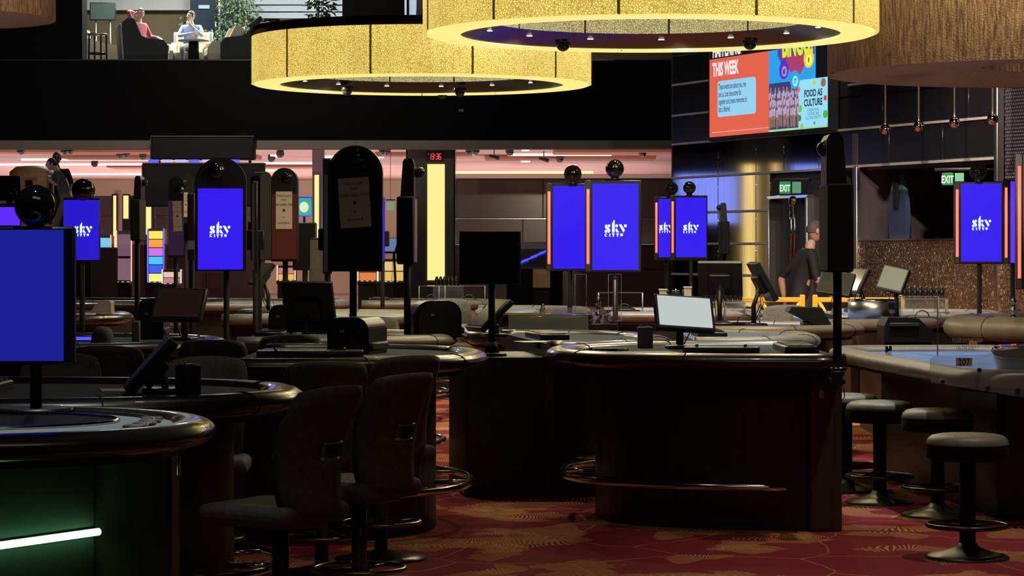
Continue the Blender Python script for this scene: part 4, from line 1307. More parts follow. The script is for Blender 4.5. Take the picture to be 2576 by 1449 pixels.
edge_sign('black sign turned edge-on with half dome, left of the yellow column', 1022, 398, 665, 44, 17.75, 1, (1052, 432, 15), 0.985, 1022, True)
edge_sign('tall black sign turned edge-on with half dome on its left, right of centre', 2110, 336, 685, 66, 13.95, -1, (2084, 372, 20), 0.862, 2117, clamp=True)
edge_sign('small far black sign edge-on before the metal wall', 1823, 510, 640, 22, 31.8, -1, (1812, 522, 7), 0.0, 1825)
edge_sign('thin black sign edge-on beside the slot machines at left', 342, 442, 606, 24, 23.0, 1, (357, 459, 9), 0.0, 338)
sign_stand('narrow sliver of a blue screen behind the dark arched sign', 962, 496, 662, 12, 26.3, R(2), GP, 0, (959, 500, 967, 656), screenblue, None, None)
sign_stand('pale grey sign spine standing behind the dark arched sign', 823, 398, 690, 22, 18.6, 0, GE, 0, (815, 440, 831, 684), mat('blue grey spine', (0.09, 0.09, 0.12), 0.4), None, None, None, 0.985)
sign_stand('dark slab sign back left of the tan board', 766, 560, 680, 60, 21.0, 0, GE, 0)
sign_stand('grey-blue sign edge just right of the arched blue logo screen', 641, 456, 684, 14, 20.4, 0, GE, 0, (634, 462, 640, 680), mat('dull mauve spine', (0.05, 0.045, 0.045), 0.4))
sign_stand('light blue sign edge left of the arched logo screen', 480, 486, 655, 18, 22.4, 0, GE, 0, (472, 605, 489, 628), mat('pale blue panel', (0.16, 0.19, 0.27), 0.5))
tb = sign_stand('tan board facing us beside the dark arched sign', 803, 598, 720, 50, 19.6, 0, GE, 0, (780, 603, 826, 716), tan)
# the square monitor seen from behind
k_ = 16.75/FOC
sm = thing('pole_monitor', 'square black monitor on a pole in the middle, seen from behind', 'monitor', (xat(1232, 16.75), 16.75+0.05, 0.902))
MB().rbox((0, 0.02, (zat(582, 16.75)+zat(716, 16.75))/2-0.90), (154*k_, 0.06, 134*k_), 0.006, 1).build('housing', matt, sm)
MB().box((76*k_, 0.03, (zat(582, 16.75)+zat(716, 16.75))/2-0.90), (0.012, 0.08, 132*k_)).build('side_trim', grey, sm)
MB().cyl((5*k_, 0.02, 0.02), (5*k_, 0.02, zat(714, 16.75)-0.90), 0.022, n=14).build('pole', matt, sm)
MB().cyl((5*k_, 0.02, 0), (5*k_, 0.02, 0.02), 0.10, 0.09, 24).build('base_plate', black, sm)
MB().cyl((5*k_, 0.02, 0.02), (5*k_, 0.02, 0.09), 0.05, 0.03, 16).build('pole_collar', matt, sm)
# the two box signs hung in the dark hall
for i, (x0, y0, x1, y1, d, lb) in enumerate(((385, 346, 641, 402, 51.7, 'black box sign hung high, upper and shorter of the two at left'), (364, 414, 665, 520, 51.7, 'black box sign hung high, lower and longer of the two at left'))):
    t = thing('hanging_box_sign', lb, 'sign', (xat((x0+x1)/2, d), d, 0))
    k = d/FOC
    za, zb_ = zat(y0, d), zat(y1, d)
    MB().rbox((0, 0, (za+zb_)/2), ((x1-x0)*k, 0.5, za-zb_), 0.02, 1).build('sign_case', mat('flat black case', (0.012, 0.011, 0.011), 0.7), t)
    MB().box((0, 0, za+0.015), ((x1-x0)*k+0.02, 0.52, 0.03)).build('top_rim', mat('taupe rim', (0.12, 0.10, 0.08), 0.6), t)
    MB().box((-(x1-x0)*k/2-0.012, 0, (za+zb_)/2), (0.024, 0.52, za-zb_)).build('side_rim', mat('taupe rim', (0.12, 0.10, 0.08), 0.6), t)
    for sx in (-0.38, 0.38):
        MB().cyl((sx*(x1-x0)*k, 0, za), (sx*(x1-x0)*k, 0.2*(1-i), za+(0.0 if i == 0 else 0.085)), 0.03, n=6).build('hanger_rod', matt, t)
    if i == 0:
        for sx in (-0.38, 0.38):
            MB().tube([(sx*(x1-x0)*k+0.3*math.sin(q*0.9)*(0.4+0.05*q), 0.1, za+0.04+0.05*abs(math.sin(q*1.7))) for q in range(9)], 0.025, 6).build('loose_cable', matt, t)
    else:
        for q in range(7):
            MB().box((-(x1-x0)*k*0.42+q*0.27, -0.1, za+0.07), (0.20, 0.1, 0.06)).build('top_lights', glow('blue white strip' if q % 3 else 'blue strip', (0.5, 0.5, 0.9) if q % 3 else (0.1, 0.12, 1.2)), t)


# ------------------------------------------------------------------ touch monitors on the tables
def monitor(label, px, py, d, w_, h_, yaw, tilt, zb=0.985, smat=None, stand=0.10, group='tilted touch monitors', bezel=darkgrey, roll=0.0, cable=True):
    """(px, py): middle of the screen; tilt leans the head back; yaw turns it"""
    zc = zat(py, d)-zb
    t = thing('touch_monitor', label, 'monitor', (xat(px, d), d, zb), yaw, group)
    T = Matrix.Translation((0, 0, zc)) @ Matrix.Rotation(-tilt, 4, 'X') @ Matrix.Rotation(roll, 4, 'Y')
    MB().rbox((0, 0.018, 0), (w_, 0.036, h_), 0.006, 2, T).build('housing', black, t)
    MB().rbox((0, -0.004, 0), (w_*0.99, 0.01, h_*0.985), 0.003, 1, T).build('bezel', bezel, t)
    MB().box((0, -0.0105, 0.003), (w_*0.90, 0.004, h_*0.86), T).build('screen', smat or mat('dark glass screen', (0.03, 0.036, 0.034), 0.12), t)
    MB().rbox((0, 0.05, -0.01), (w_*0.5, 0.05, h_*0.45), 0.01, 1, T).build('rear_case', black, t)
    b0 = T @ Vector((0, 0.06, -h_*0.12))
    MB().tube([(0, b0.y+0.05, 0.01), (0, b0.y+0.05, max(0.03, zc*0.45)), tuple(b0)], 0.02, 10).build('stand_arm', black, t)
    MB().rbox((0, b0.y+0.03, 0.012), (0.17, 0.15, 0.024), 0.008, 1).build('stand_base', black, t)
    if cable:
        for k in (-0.02, 0.02):
            MB().tube([(k, b0.y, zc-h_*0.3), (k*2.2, b0.y-0.02, zc*0.5), (k*1.2, b0.y+0.05, 0.03)], 0.004, 5).build('cable', black, t)
    return t


monitor('lit white touch monitor on the front table, tilted back', 1722, 787, 15.75, 0.37, 0.245, R(14), R(34), smat=glow('pale lit screen', lin(196, 206, 202), 0.95), bezel=grey, roll=R(5))
monitor('dark touch monitor seen side-on on the left table beside the grey box', 372, 915, 10.95, 0.30, 0.29, R(-80), R(42), smat=mat('grey sheen screen', (0.10, 0.105, 0.12), 0.45))
monitor('dark monitor seen from behind near the small logo screens', 1812, 698, 20.5, 0.35, 0.29, R(172), R(26), zb=0.985)
monitor('slim monitor seen edge-on left of the yellow barriers', 1922, 706, 20.45, 0.30, 0.34, R(98), R(28), zb=0.985)
monitor('dark green-grey monitor half hidden by the right pole sign', 2102, 712, 22.0, 0.30, 0.22, R(-22), R(28), zb=0.985, roll=R(8))
monitor('monitor edge just right of the tall pole sign', 2152, 706, 22.9, 0.26, 0.24, R(-66), R(30), zb=0.985)
monitor('pale lit monitor before the mosaic half wall', 2246, 702, 22.3, 0.25, 0.23, R(-30), R(24), zb=0.985, smat=glow('olive lit screen', lin(150, 150, 120), 0.8), roll=R(12))
monitor('black monitor seen edge-on beside the square pole monitor', 1228, 790, 18.0, 0.34, 0.30, R(-70), R(48), zb=0.985)
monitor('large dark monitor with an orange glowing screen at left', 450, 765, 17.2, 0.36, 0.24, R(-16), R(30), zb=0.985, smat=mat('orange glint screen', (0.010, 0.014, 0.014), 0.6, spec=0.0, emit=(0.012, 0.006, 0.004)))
monitor('big black monitor seen from behind under the tan board', 780, 770, 17.6, 0.36, 0.36, R(165), R(18), zb=0.985)
monitor('thin tilted monitor catching light below the grey-blue sign edge', 655, 690, 24.6, 0.30, 0.26, R(-64), R(36), zb=0.985, smat=mat('pale teal screen', (0.10, 0.14, 0.13), 0.2))
monitor('small blue-lit monitor beside the yellow column', 985, 617, 42.0, 0.30, 0.26, R(-50), R(20), zb=0.0, smat=glow('blue grey lit screen', (0.14, 0.18, 0.34)))

# ------------------------------------------------------------------ shufflers, shoes, boxes
def shuffler(label, px, base_py, wpx, hpx, d, zb=0.985, yaw=0.0, m=black, depth=0.30):
    k = d/FOC
    W, Hh = wpx*k, hpx*k
    t = thing('card_shuffler', label, 'shuffler', (xat(px, d), d, zb), yaw, 'card shufflers on the tables')
    prof = [(-W/2, 0), (W/2, 0), (W/2, Hh*0.35)]+[(W/2-W*0.30+W*0.30*math.cos(R(a)), Hh*0.62+Hh*0.38*math.sin(R(a))) for a in range(0, 91, 10)]
    prof += [(-W/2+W*0.34+W*0.34*math.cos(R(a)), Hh*0.55+Hh*0.45*math.sin(R(a))) for a in range(90, 181, 10)]
    MB().prism(prof, 0.0, depth, axis='Y').build('body', m, t)
    MB().prism([(a*0.82, b*0.92+0.004) for a, b in prof], -0.012, 0.0, axis='Y').build('side_cover', mat('charcoal cover', (0.020, 0.020, 0.024), 0.5), t)
    MB().rbox((-W*0.12, -0.014, Hh*0.62), (0.028, 0.004, 0.016), 0.001, 1).build('label_plate', mat('pale label', (0.30, 0.27, 0.26), 0.6), t)
    MB().rbox((W*0.2, depth*0.5, Hh*0.2), (W*0.75, depth*0.9, 0.05), 0.01, 1).build('card_tray', darkgrey, t)
    return t


shuffler('round-backed black card shuffler on the table behind the slotted chairs', 875, 890, 112, 92, 15.05, yaw=R(-18))
shuffler('black card shuffler with curved hood right of the edge-on sign', 1102, 850, 120, 92, 17.85, yaw=R(10))
shuffler('dark rounded card shuffler left of the orange-lit monitor', 378, 800, 66, 104, 17.45)
shuffler('dark rounded card shuffler below the dull red sign', 706, 838, 62, 76, 18.3)

def upright_box(label, px, base_py, wpx, hpx, d, m, yaw, zb=0.985, dep=0.07):
    k = d/FOC
    t = thing('discard_box', label, 'box', (xat(px, d), d, zb), yaw, 'upright card boxes')
    MB().rbox((0, 0, hpx*k/2), (wpx*k, dep, hpx*k), 0.003, 1).build('box_shell', m, t)
    MB().rbox((0, 0, hpx*k+0.002), (wpx*k*0.8, dep*0.7, 0.006), 0.002, 1).build('box_lid', darkgrey, t)
    MB().cyl((-wpx*k*0.3, 0, hpx*k), (-wpx*k*0.3, 0, hpx*k+0.018), 0.004, n=8).build('lid_pin', chrome, t)
    return t


upright_box('upright grey card box beside the lit white monitor', 1623, 868, 38, 52, 16.0, grey, 0)
upright_box('upright black card box with tan side on the left table', 473, 1008, 40, 84, 10.6, mat('brown black box', (0.02, 0.017, 0.015), 0.5), R(-35), dep=0.09)
upright_box('upright tan card box beside the orange-lit monitor', 343, 845, 18, 50, 17.1, tan, 0)

# dealer's long trays and papers on the tables
def tray_bar(label, px, d, L, yaw, zb=0.985, knobs=True):
    t = thing('chip_tray_cover', label, 'tray', (xat(px, d), d, zb), yaw, 'long chip tray covers')
    MB().rbox((0, 0, 0.02), (L, 0.20, 0.04), 0.006, 1).build('cover', darkgrey if not knobs else black, t)
    if knobs:
        for s in (-0.32, 0.32):
            MB().sphere((s*L, -0.04, 0.048), 0.011, 12, 8).build('cover_knob', chrome, t)
    MB().rbox((0, -0.101, 0.02), (L*0.98, 0.004, 0.02), 0.001, 1).build('front_strip', gunmetal, t)
    return t


tray_bar('long black chip tray cover with two chrome knobs under the lit monitor', 1815, 15.1, 0.44, R(-8))
tray_bar('long dark chip tray cover behind the grey chair back', 780, 14.6, 0.60, R(4))
tray_bar('black chip tray cover beside the round shuffler on the left table', 860, 18.9, 0.4, R(2))

def flat_sheet(name, label, cat, px, d, w_, l_, yaw, m, zb=0.986):
    t = MB().box((0, 0, 0.001), (w_, l_, 0.002)).build(name, m, None, (xat(px, d), d, zb), yaw)
    return tag(t, label, cat)


flat_sheet('paper_sheet', 'white paper lying on the front table before the grey box', 'paper', 1650, 15.15, 0.30, 0.5, R(12), white)
flat_sheet('paper_sheet', 'white paper on the table by the chip clutter at centre', 'paper', 1345, 17.0, 0.22, 0.24, R(20), white)
flat_sheet('paper_sheet', 'pale paper on the table under the round-backed shuffler', 'paper', 965, 14.6, 0.34, 0.30, R(5), mat('dim white card', (0.30, 0.29, 0.27), 0.8))
flat_sheet('paper_sheet', 'white card under the side-on monitor at left', 'paper', 300, 11.2, 0.16, 0.2, R(12), white)
pk = thing('card_paddle', 'black card paddle and folded strap on the front table rim side', 'paddle', (xat(1510, 15.35), 15.35, 0.985), R(8))
MB().rbox((0.03, 0, 0.012), (0.14, 0.05, 0.02), 0.006).build('paddle_blade', black, pk)
MB().rbox((-0.08, 0.0, 0.03), (0.08, 0.035, 0.03), 0.01, 2, Matrix.Rotation(R(-16), 4, 'Y')).build('paddle_handle', black, pk)
MB().tube([(0.08, 0, 0.012), (0.13, 0.03, 0.012), (0.17, 0.01, 0.012), (0.13, -0.03, 0.012), (0.08, -0.01, 0.012)], 0.006, 6).build('strap', black, pk)

# clear chip racks; dark solid shapes stand in for gaps between the tubes
first = None
def chip_rack(label, px0, px1, top, d, n, zb):
    global first
    k = d/FOC
    L = (px1-px0)*k
    t = thing('chip_rack', label, 'rack', (xat((px0+px1)/2, d), d, zb), 0, 'clear chip racks with dark gaps')
    z1 = zat(top, d)-zb
    hh = 0.105
    MB().rbox((0, 0.0, (z1-hh)/2), (L+0.04, 0.16, z1-hh), 0.006, 1).build('clear_stand', hazy, t)
    MB().box((0, 0.0, z1-hh-0.004), (L+0.05, 0.17, 0.012)).build('stand_top', steel, t)
    peg = None
    for i in range(n):
        x = -L/2+L*(i+0.5)/n
        if peg is None:
            peg = MB().lathe([(0.001, 0), (0.020, 0), (0.022, 0.03), (0.026, 0.062), (0.018, 0.082), (0.015, 0.092), (0.012, 0.105), (0.001, 0.107)], 12).build('peg', mat('dark tube gap', (0.012, 0.009, 0.008), 0.25), t, (x, 0, z1-hh+0.002))
        else:
            q = peg.copy()
            COL.objects.link(q)
            q.parent = t
            q.location = (x, 0, z1-hh+0.002)
    MB().box((0, 0.06, z1-hh*0.5), (L+0.03, 0.006, hh)).build('clear_back', acrylic, t)
    return t


chip_rack('clear chip rack with dark gaps before the yellow light column', 1094, 1162, 696, 30.1, 7, 0.985)
chip_rack('clear chip rack with dark gaps behind the lit white monitor', 1770, 1868, 732, 24.5, 8, 0.985)
chip_rack('short clear chip rack with dark gaps between two cream posts', 1674, 1726, 730, 25.2, 4, 0.985)
chip_rack('clear chip rack with dark gaps before the mosaic half wall', 2268, 2376, 722, 24.0, 8, 0.985)
for px, h_, lb in ((1668, 44, 'left'), (1730, 50, 'right')):
    d = 25.2
    k = d/FOC
    t = thing('card_holder', 'cream upright card holder, %s of the pair beside the short chip rack' % lb, 'holder', (xat(px, d), d, 0.985))
    z1 = zat(730-(6 if lb == 'right' else 0), d)-0.985
    MB().rbox((0, 0, z1/2), (0.07, 0.06, z1), 0.006, 1).build('holder_body', mat('cream plastic', (0.50, 0.40, 0.27), 0.5), t)
    MB().rbox((0, 0, z1+0.005), (0.085, 0.07, 0.016), 0.004, 1).build('holder_lip', mat('cream plastic', (0.50, 0.40, 0.27), 0.5), t)

# chip stacks, acrylic boxes, cylinders and other table-top clutter
drum = thing('steel_drum', 'brushed steel drum right of the tall pole sign', 'drum', (xat(2195, 22.6), 22.6, 0.985))
MB().lathe([(0.001, 0), (0.215, 0), (0.215, 0.16), (0.205, 0.165), (0.001, 0.165)], 36).build('drum_body', steel, drum)
MB().lathe([(0.216, 0.15), (0.22, 0.155), (0.22, 0.17), (0.20, 0.172)], 36).build('drum_rim', chrome, drum)
first = None
chipm = [mat('ivory chip', (0.5, 0.45, 0.38), 0.5), mat('red chip', (0.40, 0.08, 0.07), 0.5), mat('navy chip', (0.04, 0.05, 0.12), 0.5), mat('mauve chip', (0.25, 0.18, 0.22), 0.5)]
CH = [(1318, 20.1, 1), (1345, 20.1, 0), (1370, 20.3, 1), (1330, 20.6, 2), (1395, 20.4, 3), (1355, 20.7, 0), (1410, 20.9, 1)]
for i, (px, d, c) in enumerate(CH):
    z = 0.931
    t = thing('chip_stack', '%s chip stack %s behind the 205 guard' % (('ivory', 'red', 'navy', 'mauve')[c], ('at the left end', 'second from left', 'in the middle', 'set back at left', 'right of middle', 'set back in the middle', 'at the right end')[i]), 'chips', (xat(px, d), d, z), 0, 'chip stacks behind the 205 guard')
    for q in range(6):
        MB().cyl((0.001*(q % 2), 0, q*0.013), (0.001*(q % 2), 0, q*0.013+0.012), 0.021, n=14).build('chip', chipm[c if q % 3 else 0], t)
def acrylic_box(label, px, top, wpx, hpx, d, zb=0.985, yaw=0.0):
    k = d/FOC
    W, Hh = wpx*k, hpx*k
    t = thing('acrylic_box', label, 'box', (xat(px, d), d, zb), yaw, 'clear acrylic boxes on the tables')
    for s in (-1, 1):
        MB().box((s*W/2, 0.0, Hh/2), (0.006, 0.20, Hh)).build('side_pane', acrylic, t)
        MB().cyl((s*W/2, -0.10, 0), (s*W/2, -0.10, Hh), 0.006, n=6).build('edge_bead', mat('bright acrylic edge', (0.5, 0.5, 0.5), 0.3), t)
    MB().box((0, 0.1, Hh/2), (W, 0.006, Hh)).build('rear_pane', acrylic, t)
    MB().box((0, -0.1, Hh/2), (W, 0.006, Hh)).build('front_pane', acrylic, t)
    MB().box((0, 0, Hh), (W+0.01, 0.21, 0.008)).build('top_pane', hazy, t)
    MB().rbox((0, 0, 0.012), (W*0.9, 0.16, 0.024), 0.004, 1).build('base', black, t)
    MB().tube([(W*0.1+0.06*math.cos(R(a)), -0.02, 0.024+0.06*math.sin(R(a))) for a in range(0, 181, 15)], 0.006, 6).build('wire_arch', chrome, t)
    return t


acrylic_box('clear acrylic box with wire arch behind the lit white monitor', 1865, 780, 86, 60, 20.7)
acrylic_box('clear acrylic box right of the edge-on sign, below the chip rack', 1170, 725, 100, 40, 29.8)
acrylic_box('clear acrylic box left of the chip rack at the yellow column', 1080, 700, 50, 40, 29.8)
acrylic_box('clear acrylic box at right below the mosaic wall', 2310, 780, 90, 60, 22.1)
acrylic_box('clear acrylic box between the centre screens and the small pair', 1560, 740, 110, 50, 24.8)
for i, (px, d, lb) in enumerate(((1283, 20.3, 'left of the acrylic guard at centre'), (1430, 20.1, 'left of the two by the guard base'), (1480, 20.1, 'right of the two by the guard base'), (2235, 16.9, 'on the blue roulette cloth'))):
    z = 0.931 if i < 3 else 0.868
    t = thing('chrome_cylinder', 'small chrome cylinder standing %s' % lb, 'cylinder', (xat(px, d), d, z), 0, 'small chrome cylinders')
    MB().lathe([(0.001, 0), (0.022, 0), (0.022, 0.09), (0.018, 0.095), (0.001, 0.095)], 18).build('cylinder_body', chrome, t)
    MB().lathe([(0.024, 0.0), (0.024, 0.008), (0.021, 0.01)], 18).build('base_ring', gunmetal, t)
for px, d, h_, zb, lb in ((1505, 20.6, 0.30, 0.931, 'between the two centre screens poles'), (1700, 25.5, 0.22, 0.985, 'before the small logo screens'), (2549, 21.2, 0.22, 0.985, 'at the far right by the guard')):
    t = thing('turret_ornament', 'shiny chrome wheel turret standing %s' % lb, 'turret', (xat(px, d), d, zb), 0, 'chrome wheel turrets')
    MB().lathe([(0.001, 0), (0.05, 0), (0.045, h_*0.12), (0.018, h_*0.3), (0.03, h_*0.42), (0.034, h_*0.5), (0.014, h_*0.6), (0.02, h_*0.75), (0.026, h_*0.82), (0.01, h_*0.95), (0.001, h_)], 18).build('turret_stem', chrome, t)
    for q in range(4):
        an = q*PI/2+0.4
        MB().cyl((0, 0, h_*0.5), (0.06*math.cos(an), 0.06*math.sin(an), h_*0.5), 0.006, n=6).build('turret_arm', chrome, t)

# low tub chairs and rims behind the right-hand tables
def wedge(label, px, top, wpx, d, yaw, zb=0.985):
    k = d/FOC
    W = wpx*k
    t = thing('wheel_cover', label, 'cover', (xat(px, d), d, zb), yaw, 'dark tapered wheel covers')
    MB().prism([(-W/2, 0.12), (-W/2+0.02, 0.155), (W*0.25, 0.15), (W/2, 0.0), (W*0.2, 0.0)], 0, 0.34, axis='Y').build('cover_shell', mat('grey black shell', (0.008, 0.008, 0.008), 0.55, spec=0.3), t)
    MB().rbox((W*0.1, 0.17, 0.02), (W*0.5, 0.3, 0.04), 0.01, 1).build('cover_base', black, t)
    return t


wedge('dark tapered wheel cover left of the tall pole sign', 2040, 790, 110, 20.2, 0, 0.985)
tc = thing('dealer_console', 'dark tapered dealer console standing behind the blue roulette cloth', 'console', (xat(2292, 19.3), 19.3, 0))
MB().prism([(-0.20, 0.90), (-0.20, 1.02), (-0.17, 1.085), (0.06, 1.075), (0.20, 0.94), (0.20, 0.90)], 0, 0.40, axis='Y').build('console_top', mat('grey black shell', (0.008, 0.008, 0.008), 0.55, spec=0.3), tc)
MB().rbox((0.0, 0.2, 0.45), (0.34, 0.36, 0.90), 0.02, 1).build('console_body', cabinet, tc)
MB().rbox((-0.05, -0.01, 1.03), (0.22, 0.03, 0.03), 0.006, 1).build('front_lip', darkgrey, tc)

# cap-shaped grey cover and pale hooded cover on the left tables
cv = thing('dome_cover', 'rounded grey fabric cover on the dark table at left', 'cover', (xat(258, 16.6), 16.6, 0.985))
MB().lathe([(0.001, 0.115), (0.035, 0.11), (0.058, 0.09), (0.07, 0.05), (0.078, 0.0)], 24).build('cover_dome', mat('grey knit', (0.060, 0.055, 0.056), 0.9, bump=(200, 0.3)), cv)
MB().lathe([(0.078, 0.0), (0.082, 0.006), (0.078, 0.012)], 24).build('cover_hem', mat('dark hem', (0.03, 0.03, 0.03), 0.9), cv)
hv = thing('hooded_cover', 'pale taupe hooded cover on the far left table', 'cover', (xat(258, 23.6), 23.6, 0.985))
MB().prism([(-0.12, 0.02), (-0.07, 0.10), (0.0, 0.14), (0.06, 0.14), (0.075, 0.12), (0.08, 0.02)], 0, 0.2, axis='Y').build('hood', mat('taupe hood', (0.30, 0.24, 0.21), 0.7), hv)
MB().rbox((-0.01, 0.1, 0.012), (0.36, 0.3, 0.024), 0.01).build('hood_base', mat('pale base', (0.42, 0.36, 0.29), 0.6), hv)
pl = thing('lit_panel', 'strip of blue light on the dark table beside the grey dome cover', 'light strip', (xat(215, 17.1), 17.1, 0.985))
MB().rbox((0, 0, 0.02), (0.16, 0.05, 0.04), 0.006, 1).build('strip_case', black, pl)
MB().box((0, -0.028, 0.02), (0.14, 0.006, 0.022)).build('strip_light', glow('blue strip light', (0.10, 0.10, 1.1)), pl)

# ------------------------------------------------------------------ stools and chairs
def stool(label, px, d, group='round backless stools at right'):
    t = thing('bar_stool', label, 'stool', (xat(px, d), d, 0), 0, group)
    MB().lathe([(0.001, 0.643), (0.15, 0.641), (0.185, 0.633), (0.205, 0.617), (0.212, 0.592), (0.21, 0.53), (0.20, 0.515), (0.001, 0.512)], 36).build('seat', lightfab, t)
    MB().lathe([(0.213, 0.59), (0.2135, 0.56), (0.2125, 0.527), (0.205, 0.514), (0.19, 0.508)], 36).build('seat_band', matt, t)
    MB().cyl((0, 0, 0.03), (0, 0, 0.51), 0.042, n=20).build('column', matt, t)
    MB().lathe([(0.001, 0.085), (0.045, 0.08), (0.06, 0.06), (0.12, 0.035), (0.20, 0.018), (0.215, 0.008), (0.215, 0.0)], 36).build('base', mat('dull bronze base', (0.10, 0.09, 0.065), 0.4, 0.7), t)
    o = MB().tube([(0.205*math.cos(2*PI*i/36), 0.205*math.sin(2*PI*i/36), 0.17) for i in range(36)], 0.0125, 8, True).build('foot_ring', gunmetal, t)
    for i in range(3):
        an = 2*PI*i/3+0.5
        MB().cyl((0.04*math.cos(an), 0.04*math.sin(an), 0.165), (0.2*math.cos(an), 0.2*math.sin(an), 0.17), 0.008, n=6).build('ring_spoke', gunmetal, o)
    return t


s0 = stool('nearest round stool with taupe lit seat and bronze disc base, lower right', 2434, 13.35)
for px, d, lb in ((2358, 15.45, 'second round stool from the front, dark under the roulette table'), (2213, 16.25, 'third round stool from the front, pale seat catching light'), (2128, 17.05, 'farthest round stool, half hidden by the front table corner')):
    copy_tree(s0, (xat(px, d), d, 0), 0, lb)


def slot_chair(label, x, y, face, h=1.06, group='high-back slotted chairs', base=True):
    """face: heading (radians, 0 = +x) the sitter looks towards"""
    t = thing('gaming_chair', label, 'chair', (x, y, 0), face-PI/2, group)      # local +y is forward
    # curved back with a slot: grid of faces, two layers
    nu, nv = 12, 16
    w0, w1 = 0.175, 0.205
    z0 = 0.54
    def pos(u, v, off):
        uu = -1+2*u/nu
        vv = v/nv
        ww = w0+(w1-w0)*min(1, vv*1.6)
        if vv > 0.86:
            ww *= 1-0.10*((vv-0.86)/0.14)**2
        if vv < 0.10:
            ww *= 0.86+0.14*(vv/0.10)
        zz = z0+(h-z0)*vv-0.022*(abs(uu)**3)*(1 if vv > 0.8 else 0)
        yy = -0.20+0.09*uu*uu-0.10*vv*vv+0.035*math.sin(vv*PI)
        return (ww*uu, yy+off, zz)
    hole = lambda u, v: 5 <= u <= 7-1 and False
    vs, fs = [], []
    for off in (-0.035, 0.035):
        for v in range(nv+1):
            for u in range(nu+1):
                e = 1.0 if (u in (0, nu) or v in (0, nv)) else 0.0
                vs.append(pos(u, v, off*(1-0.45*e)))
    S = (nu+1)*(nv+1)
    def cut(u, v):
        return 4 <= u <= 7 and 7 <= v <= 8
    for v in range(nv):
        for u in range(nu):
            if cut(u, v):
                continue
            a, b, c, d = v*(nu+1)+u, v*(nu+1)+u+1, (v+1)*(nu+1)+u+1, (v+1)*(nu+1)+u
            fs += [(a, b, c, d), (a+S, d+S, c+S, b+S)]
            for (du, dv, p, q) in ((0, -1, a, b), (1, 0, b, c), (0, 1, c, d), (-1, 0, d, a)):
                nu_, nv_ = u+du, v+dv
                if not (0 <= nu_ < nu and 0 <= nv_ < nv) or cut(nu_, nv_):
                    fs.append((p, p+S, q+S, q))
    o = MB().add(vs, fs, None, True).build('backrest', fabric, t)
    # slot lining: top and bottom satin lips
    for v, nm in ((7, 'slot_lip'), (9, 'slot_lip')):
        p0, p1 = Vector(pos(4.1, v, -0.036)), Vector(pos(7.9, v, -0.036))
        MB().rbox((p0+p1)/2, ((p1-p0).length, 0.012, 0.010), 0.003, 1).build(nm, mat('satin slot lip', (0.30, 0.27, 0.22), 0.3, 0.6), o)
    MB().rbox((0, 0.06, 0.545), (0.46, 0.44, 0.085), 0.035, 3).build('seat', fabric, t)
    MB().cyl((0, 0.03, 0.03), (0, 0.03, 0.50), 0.034, n=18).build('column', mat('satin column', (0.10, 0.10, 0.10), 0.3, 0.7), t)
    MB().rbox((0, 0.03, 0.495), (0.26, 0.26, 0.02), 0.006, 1).build('seat_plate', black, t)
    MB().lathe([(0.001, 0.05), (0.05, 0.045), (0.16, 0.02), (0.235, 0.008), (0.235, 0.0)], 36, Matrix.Translation((0, 0.03, 0))).build('base', gunmetal, t)
    r_ = MB().tube([(0.20*math.cos(2*PI*i/36), 0.03+0.20*math.sin(2*PI*i/36), 0.19) for i in range(36)], 0.012, 8, True).build('foot_ring', mat('tarnished ring', (0.35, 0.30, 0.22), 0.3, 1.0), t)
    for i in range(3):
        an = 2*PI*i/3
        MB().cyl((0.03*math.cos(an), 0.03+0.03*math.sin(an), 0.185), (0.2*math.cos(an), 0.03+0.2*math.sin(an), 0.19), 0.008, n=6).build('ring_spoke', gunmetal, r_)
    return t


CHAIRS = [
    (835, 10.20, 149, 'nearest high-back chair with slotted back and green-lit seat, left of centre'),
    (1020, 11.25, 147, 'second high-back chair with slotted back, right of the nearest one'),
    (822, 12.45, 100, 'high-back chair behind the nearest slotted chair, wide grey back'),
    (1030, 13.12, 128, 'chair half hidden behind the second slotted chair'),
    (733, 16.35, 112, 'chair with olive-lit top edge below the dull red sign'),
    (520, 12.85, -88, 'wide grey chair back behind the upright black card box'),
    (268, 14.40, 92, 'dark chair back in front of the grey dome cover'),
    (536, 15.35, 96, 'dark chair back before the shiny table end at left'),
    (150, 13.3, -75, 'dark chair back beside the large left edge screen'),
    (940, 20.4, -90, 'chair back at the far side of the shuffler table'),
    (1135, 27.9, -80, 'far chair near the chip rack at the yellow column'),
    (1425, 24.0, -100, 'pale-topped chair behind the 205 guard'),
    (1975, 24.7, -110, 'taupe-lit chair before the yellow barriers'),
]
c0 = None
for px, d, deg, lb in CHAIRS:
    cx_, cy_ = xat(px, d)+0.22*math.cos(R(deg)), d+0.22*math.sin(R(deg))
    if c0 is None:
        c0 = slot_chair(lb, cx_, cy_, R(deg))
    else:
        copy_tree(c0, (cx_, cy_, 0), R(deg)-PI/2, lb)

